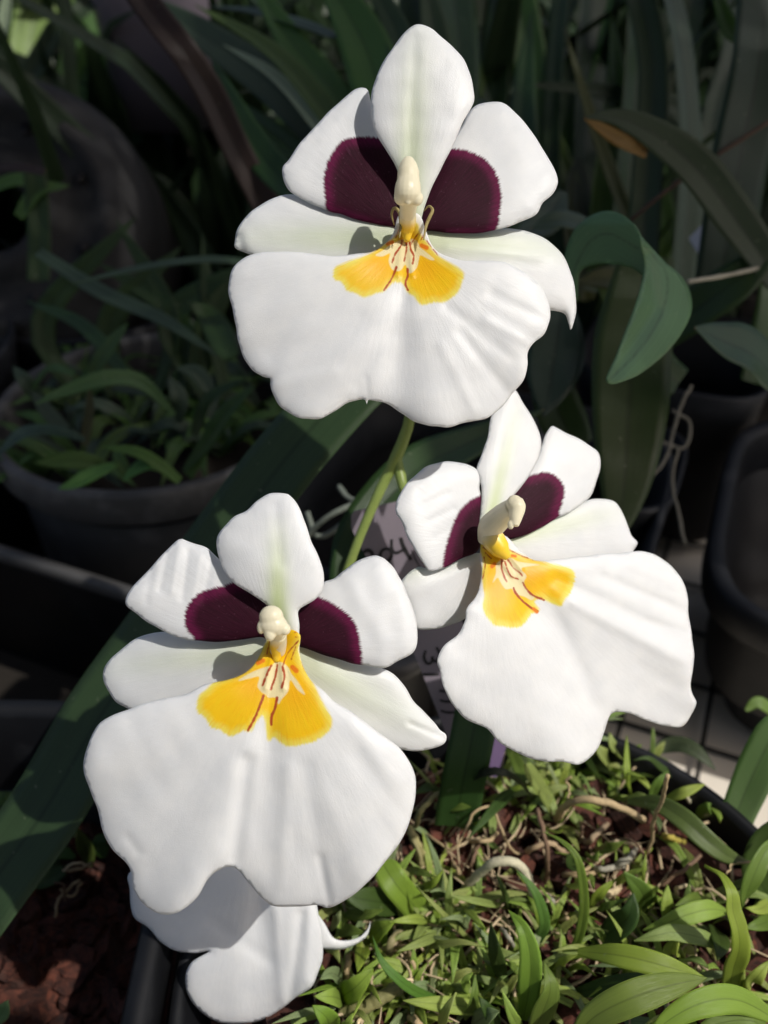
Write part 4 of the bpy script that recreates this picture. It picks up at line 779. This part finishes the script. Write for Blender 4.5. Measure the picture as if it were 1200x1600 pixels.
leaf(q, [(1010,400,39),(990,520,38),(982,640,37),(975,760,36),(960,860,35)], 62, (.028, .06, .014), 'blade', fold=.12); leaf(q, [(880,470,40),(866,560,39),(850,650,38)], 46, (.025, .05, .035), 'oval', fold=.15)
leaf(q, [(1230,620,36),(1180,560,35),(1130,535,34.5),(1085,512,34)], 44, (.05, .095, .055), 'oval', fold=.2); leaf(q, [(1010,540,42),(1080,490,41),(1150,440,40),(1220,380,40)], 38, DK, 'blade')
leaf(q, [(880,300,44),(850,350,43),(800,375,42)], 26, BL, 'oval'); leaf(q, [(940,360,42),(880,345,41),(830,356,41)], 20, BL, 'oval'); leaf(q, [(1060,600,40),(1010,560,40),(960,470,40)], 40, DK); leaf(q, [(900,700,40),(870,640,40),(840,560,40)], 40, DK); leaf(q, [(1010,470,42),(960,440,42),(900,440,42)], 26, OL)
for pts, r, col in (([(1190,418,40),(1140,430,39),(1075,441,38)], .12, GRY), ([(1205,188,40),(1110,250,41),(1040,300,42),(985,345,43)], .13, (.07,.04,.025))):
    v, f = rtube([W(*p) for p in pts], r, 20, .1, 5, 8); meshobj('dry_stem', v, f, M_ROOT, q, col)
for pts in ([(1050,640,44),(1078,660,44),(1070,700,44),(1020,690,44),(995,720,44)], [(1060,700,44),(1052,760,44),(1075,850,43)], [(1000,760,43),(1040,720,43),(1060,650,43),(1085,600,43)]):
    v, f = rtube([W(*p) for p in pts], .11, 22, .3, 9, 8); meshobj('root', v, f, M_ROOT, q, (.16, .15, .12))
q = P_((1100, 420, 44), 'plant whose drooping leaf has a yellow underside at its tip')
leaf(q, [(1215,440,40),(1150,345,39.6),(1085,262,39.3),(1020,210,39),(962,184,38.8),(912,184,38.6)], 33, (.034, .055, .026), 'blade', fold=.25, roll=8, view=.9, n=30)
leaf(q, [(1010,240,39.2),(975,222,38.9),(942,203,38.75),(913,186,38.6)], 13, (.20, .14, .02), 'blade', fold=.2, roll=20)
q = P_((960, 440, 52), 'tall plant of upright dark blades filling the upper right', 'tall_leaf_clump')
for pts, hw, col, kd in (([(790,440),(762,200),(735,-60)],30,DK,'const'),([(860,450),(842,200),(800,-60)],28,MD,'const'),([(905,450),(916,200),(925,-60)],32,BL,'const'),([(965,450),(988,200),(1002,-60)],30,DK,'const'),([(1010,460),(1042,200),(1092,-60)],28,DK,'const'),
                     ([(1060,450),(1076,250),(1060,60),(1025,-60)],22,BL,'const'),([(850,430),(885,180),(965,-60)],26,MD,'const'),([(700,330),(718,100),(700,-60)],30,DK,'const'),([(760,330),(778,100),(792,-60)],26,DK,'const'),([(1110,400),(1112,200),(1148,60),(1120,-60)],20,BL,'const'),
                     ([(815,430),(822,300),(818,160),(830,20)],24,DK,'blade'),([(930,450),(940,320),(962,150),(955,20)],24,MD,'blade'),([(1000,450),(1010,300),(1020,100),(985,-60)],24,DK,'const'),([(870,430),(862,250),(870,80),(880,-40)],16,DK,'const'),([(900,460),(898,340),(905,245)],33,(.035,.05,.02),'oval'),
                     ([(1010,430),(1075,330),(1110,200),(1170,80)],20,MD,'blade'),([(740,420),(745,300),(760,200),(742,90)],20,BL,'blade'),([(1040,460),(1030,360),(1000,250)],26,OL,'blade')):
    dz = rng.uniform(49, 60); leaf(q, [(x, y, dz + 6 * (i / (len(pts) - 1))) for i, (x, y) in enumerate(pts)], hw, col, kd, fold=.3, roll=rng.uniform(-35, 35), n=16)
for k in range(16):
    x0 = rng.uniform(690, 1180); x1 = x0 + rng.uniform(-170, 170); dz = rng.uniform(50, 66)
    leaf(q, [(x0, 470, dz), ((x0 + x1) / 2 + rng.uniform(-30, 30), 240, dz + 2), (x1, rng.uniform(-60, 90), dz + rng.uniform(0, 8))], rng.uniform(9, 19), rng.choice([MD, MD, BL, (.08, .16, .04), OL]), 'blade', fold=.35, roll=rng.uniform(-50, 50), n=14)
q = P_((1150, 430, 40), 'single broad dark blade along the right edge', 'broad_leaf_clump')
leaf(q, [(1125,440,42),(1155,250,41),(1185,100,41),(1200,-80,42)], 46, (.020, .042, .024), 'const', fold=.12, roll=-10); leaf(q, [(1180,600,42),(1215,480,42),(1220,300,42)], 36, DK, 'blade')
leaf(q, [(1195,-30,43),(1150,60,43),(1110,-40,43)], 20, MD, 'blade')
q = P_((590, 300, 42), 'plant with long blades slanting down behind the top bloom', 'tall_leaf_clump')
for pts, hw, col in (([(580,300),(515,185),(425,80),(305,8)],17,(.07,.13,.03)),([(570,310),(460,165),(340,70),(190,-20)],30,BL),([(600,300),(530,160),(450,60),(380,-60)],25,MD),([(640,300),(600,160),(560,50),(490,-60)],42,MD),([(680,300),(650,160),(620,50),(560,-60)],26,DK),
                     ([(590,320),(480,250),(400,190),(300,130)],22,DK),([(560,300),(500,200),(430,120),(350,70)],12,PL),([(520,60),(430,30),(330,10)],20,BL),([(640,240),(680,100),(660,-60)],26,DK),([(540,340),(470,300),(400,230),(330,90)],26,DK),([(600,260),(560,100),(520,-60)],20,DK)):
    dz = rng.uniform(40, 50); leaf(q, [(x, y, dz + 5 * i / 3) for i, (x, y) in enumerate(pts)], hw, col, 'blade', fold=.3, roll=rng.uniform(-30, 30), n=20)
q = P_((400, 300, 44), 'dead brown strap leaf bending across the upper left', 'dead_leaf_clump'); leaf(q, [(420,330,46),(370,235,45),(330,150,44),(285,80,43),(230,10,43),(190,-60,43)], 23, BR, 'const', fold=.3, roll=10)
q = P_((60, 130, 70), 'pale glossy plant blurred at the top left corner', 'broad_leaf_clump')
for pts, hw, col in (([(55,190),(45,90),(70,-50)],30,LT),([(15,180),(8,60),(20,-50)],20,PL),([(100,180),(150,70),(185,-50)],32,MD),([(390,150),(300,122),(220,128),(150,148)],17,(.12,.20,.05)),([(95,110),(130,72),(175,100)],14,PL),([(180,120),(150,60),(140,-40)],22,LT),([(120,140),(160,110),(250,95)],18,LT),
                     ([(180,240),(225,210),(245,182)],16,(.06,.15,.07)),([(60,170),(110,100),(110,-20)],20,LT),([(0,130),(60,80),(130,30)],16,PL),([(190,190),(180,130),(200,80)],12,LT),([(215,180),(235,150),(232,120)],10,YG)):
    dz = rng.uniform(76, 86); leaf(q, [(x, y, dz) for x, y in pts], hw, col, 'blade' if hw < 25 else 'const', fold=.3, roll=rng.uniform(-30, 30), n=12)
q = P_((380, 430, 46), 'plant with two narrow blades crossing above the bowl pot')
leaf(q, [(420,420,47),(330,408,46),(220,422,45),(112,443,44)], 14, (.045,.085,.045), 'blade', fold=.3, roll=-25); leaf(q, [(60,395,50),(160,458,49),(260,503,48),(345,560,47)], 13, BL, 'blade'); leaf(q, [(30,340,54),(60,300,54),(110,290,54)], 14, MD)
leaf(q, [(62,440,54),(62,350,54),(55,265,54)], 18, DK, 'const'); leaf(q, [(-20,300,56),(30,282,56),(75,300,56)], 14, MD); leaf(q, [(360,560,48),(330,500,50),(290,470,50)], 22, DK); leaf(q, [(200,590,46),(130,510,48),(40,470,50)], 12, DK, 'blade'); leaf(q, [(-20,265,52),(20,262,52),(70,270,52)], 8, BR, 'const')
for k in range(7):
    x0 = rng.uniform(60, 380); leaf(q, [(x0, 620, 53), (x0 + rng.uniform(-60, 60), 500, 52), (x0 + rng.uniform(-160, 120), rng.uniform(330, 430), 52)], rng.uniform(12, 24), DK, 'blade', n=12, roll=rng.uniform(-40, 40))
# grey pot lying on its side
gp = empty('grey_pot', W(40, 330, 60), 'tipped grey plastic pot with drainage holes at the upper left', 'plant pot')
cg = W(10, 360, 62); ax = np.array([.12, -.75, .62]); ax /= np.linalg.norm(ax); a1 = np.cross(ax, [0, 0, 1]); a1 /= np.linalg.norm(a1); a2 = np.cross(ax, a1)
V = []; Fc = []; nn = 64; kk = .62 / FPX
for r, h in ((55, .030), (60, .034), (90, .034), (98, .030), (120, .028), (150, .030), (158, .036), (175, .036), (190, .028), (205, .026), (222, .022), (236, .008), (244, -.02), (252, -.09)):
    for k in range(nn):
        b = 2 * math.pi * k / nn; V.append(cg + ax * h + kk * r * (math.cos(b) * a1 + math.sin(b) * a2))
for i in range(13):
    for k in range(nn): Fc.append((i * nn + k, (i + 1) * nn + k, (i + 1) * nn + (k + 1) % nn, i * nn + (k + 1) % nn))
meshobj('wall', V, Fc, M_GREY, gp)
for k in range(8):
    b = 2 * math.pi * k / 8 + .35; c0 = cg + ax * .031 + kk * 138 * (math.cos(b) * a1 + math.sin(b) * a2); v, f = tube([c0 - ax * .001, c0 + ax * .0006], kk * 9, 14); meshobj('drainage_hole', v, f, M_INK, gp)
o = empty('grey_pot', W(260, 60, 75), 'blurred mauve grey pot behind the dead brown leaf', 'plant pot')
c0 = W(265, 150, 78); v, f = potmesh(c0[0], c0[1], [(.042, c0[2] - .02), (.052, c0[2] + .10), (.055, c0[2] + .12), (.05, c0[2] + .12), (.045, c0[2] + .06)], 3); meshobj('wall', v, f, M_TAG, o)
# plants in the bowl pot and in the bark pot
def cb(x, y): return x / 2.5, 400 + y / 2.5
GB = 'narrow leaved seedlings in the bowl pot'
def bowl(px, py, label, leaves):
    e = empty('bowl_seedling', G(px, py, .11), label, 'seedling', GB)
    for pts, hw, col in leaves:
        leaf(e, [(*cb(x, y), d) for x, y, d in pts], hw, col, 'blade' if hw < 13 else 'oval', fold=.3, roll=rng.uniform(-20, 20), n=14)
bowl(150, 650, 'tallest bowl seedling with one blade pointing up to the right', [([(340,520,46),(400,400,45),(500,262,44)], 14, (.05,.12,.035)), ([(330,740,47),(350,620,46.5),(350,500,46)], 8, (.08,.08,.03)), ([(130,520,46),(200,440,45),(300,470,44)], 9, (.05,.12,.03))])
bowl(260, 640, 'bowl seedling with a pale rounded leaf pointing left', [([(680,620,45),(560,500,44),(420,478,43),(250,530,42.5),(135,580,42)], 13, (.06,.15,.05)), ([(650,560,46),(560,530,45),(430,520,44)], 14, (.03,.06,.035))])
bowl(60, 700, 'bowl seedling hanging its blue green leaf over the left rim', [([(330,720,45),(230,690,44),(100,695,42.5),(-10,780,41.5)], 16, (.045,.085,.06)), ([(160,560,47),(100,490,46),(50,430,46)], 12, BL), ([(260,680,46),(190,610,46),(120,520,46)], 12, BL)])
bowl(180, 740, 'bowl seedling with the brightest leaves at the front rim', [([(460,810,43),(380,850,42.6),(300,890,42.2),(228,910,42)], 15, (.09,.24,.05)), ([(700,880,43),(640,830,42.6),(540,770,42.4),(400,745,42.4)], 10, (.06,.17,.03)), ([(690,860,43),(600,815,42.6),(540,830,42.5),(480,880,42.3)], 13, (.06,.17,.04)), ([(440,830,44),(300,800,43.4),(140,810,43)], 15, MD), ([(500,860,43),(470,800,43),(450,740,43.5)], 10, MD)])
bowl(300, 700, 'bowl seedling with dark blades leaning right behind the strap leaf', [([(720,840,46),(800,740,45),(880,620,44),(1000,500,43)], 14, (.035,.09,.025)), ([(740,860,46),(830,700,45),(950,640,44)], 12, MD), ([(700,650,46),(700,560,45),(660,470,45)], 14, BL), ([(760,700,46),(820,560,45),(960,480,44)], 12, DK), ([(840,560,46),(770,460,46),(690,440,46)], 13, BL), ([(700,640,46),(700,560,45.5),(710,530,45)], 8, OL)])
for i in range(22):
    a = rng.uniform(0, 6.28); r = rng.uniform(.01, .075); b = np.array([-.137 + r * math.cos(a), .457 + r * math.sin(a), .11]); e = empty('bowl_seedling', b, 'low dark seedling in the shade inside the bowl pot', 'seedling', GB)
    for j in range(6):
        t_ = rng.uniform(0, 6.28); L = rng.uniform(.025, .05); P = [b, b + np.array([math.cos(t_) * L * .5, math.sin(t_) * L * .5, L * .45]), b + np.array([math.cos(t_) * L, math.sin(t_) * L, L * rng.uniform(.1, .5)])]
        v, f, at = leafmesh(P, rng.uniform(.0025, .0045), 'blade', fold=.3, n=10, view=.2, seed=j, roll=rng.uniform(-30, 30)); meshobj('leaf', v, f, M_LEAF, e, rng.choice([MD, (.07,.15,.035), BL]), at)
def c5b(x, y, d): return (x / 2.463, 950 + y / 2.463, d + (1.6 if d > 30 else 0))
e = empty('orchid_seedling', G(110, 1345, .118), 'shaded seedling with a few broad leaves in the dark bark pot', 'seedling')
for pts, hw, col in (([(270,1000,33),(180,1040,32.5),(80,1058,32)],15,(.05,.12,.05)), ([(350,990,33),(330,920,32.5),(300,850,32)],13,(.10,.17,.04)), ([(290,960,33),(240,940,33),(190,935,33)],10,MD), ([(400,960,33),(390,900,33),(420,880,33)],14,MD), ([(-20,760,34),(20,715,34),(60,725,34)],14,(.08,.18,.04)), ([(-20,820,34),(10,800,34),(40,770,34)],10,MD), ([(300,880,33),(270,820,33),(330,790,33)],12,PB), ([(-20,1600,28),(10,1560,28),(30,1510,28)],12,(.10,.20,.08)), ([(230,1010,33),(190,960,33),(160,900,33)],14,DK)):
    leaf(e, [c5b(*p) for p in pts], hw, col, 'oval', n=14)
for pts, r, col in (([(210,1190,31),(230,1110,31.5),(300,1050,31.5)], .07, TAN), ([(230,1080,31.5),(270,1110,31.5),(310,1060,31.5)], .06, TAN), ([(260,1010,31.8),(310,1000,31.8),(350,985,31.8)], .09, (.36,.25,.13)), ([(250,1130,31.4),(240,1070,31.4),(200,1060,31.4)], .05, BRN), ([(240,1010,31.8),(290,980,31.8),(340,1000,31.8)], .06, CRM)):
    v, f = rtube([W(*c5b(*p)) for p in pts], r, 14, .4, 4, 6); meshobj('root', v, f, M_ROOT, e, col)
# roots and blurred bits by the stem
q = P_((520, 800, 38), 'grey aerial roots hanging in shade left of the forked stem', 'aerial_root_clump', 'roots')
for pts in ([(470,850,38),(510,810,37),(560,785,37)], [(530,760,38),(545,780,37.5),(575,790,37)], [(480,800,38),(500,840,38),(560,800,38)]):
    v, f = rtube([W(*p) for p in pts], .15, 16, .2, 6, 8); meshobj('root', v, f, M_ROOT, q, (.15, .17, .14))
# deep foliage behind everything, and the ground under it
mb = MB(); rr = random.Random(3)
for i in range(1500):
    y = rr.uniform(.62, 1.9); x = rr.uniform(-.75, .75) * (.5 + y * .75); b = np.array([x, y, rr.uniform(-.01, .06)]); L = rr.uniform(.16, .42); a = rr.uniform(0, 6.28); ln = rr.uniform(.05, .8)
    P = [b, b + np.array([math.cos(a) * L * .25 * ln, math.sin(a) * L * .25 * ln, L * .55]), b + np.array([math.cos(a) * L * ln * .8, math.sin(a) * L * ln * .8, L * rr.uniform(.6, 1)])]
    v, f, at = leafmesh(P, rr.uniform(.006, .014), 'blade', fold=.3, n=7, seed=i, roll=rr.uniform(-60, 60)); mb.add(v, f, at)
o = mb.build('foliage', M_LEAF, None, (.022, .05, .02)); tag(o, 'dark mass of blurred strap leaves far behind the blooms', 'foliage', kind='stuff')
v = [(-3, .60, -.004), (3, .60, -.004), (3, 4, -.004), (-3, 4, -.004)]
tag(meshobj('ground', v, [(0, 1, 2, 3)], M_SOIL, smooth=False), kind='structure')
v = [(-1.2, -.3, -.004), (-.062, -.3, -.004), (.06, .60, -.004), (-1.2, .60, -.004)]
tag(meshobj('ground_cloth', v, [(0, 1, 2, 3)], M_SOIL, smooth=False), kind='structure')
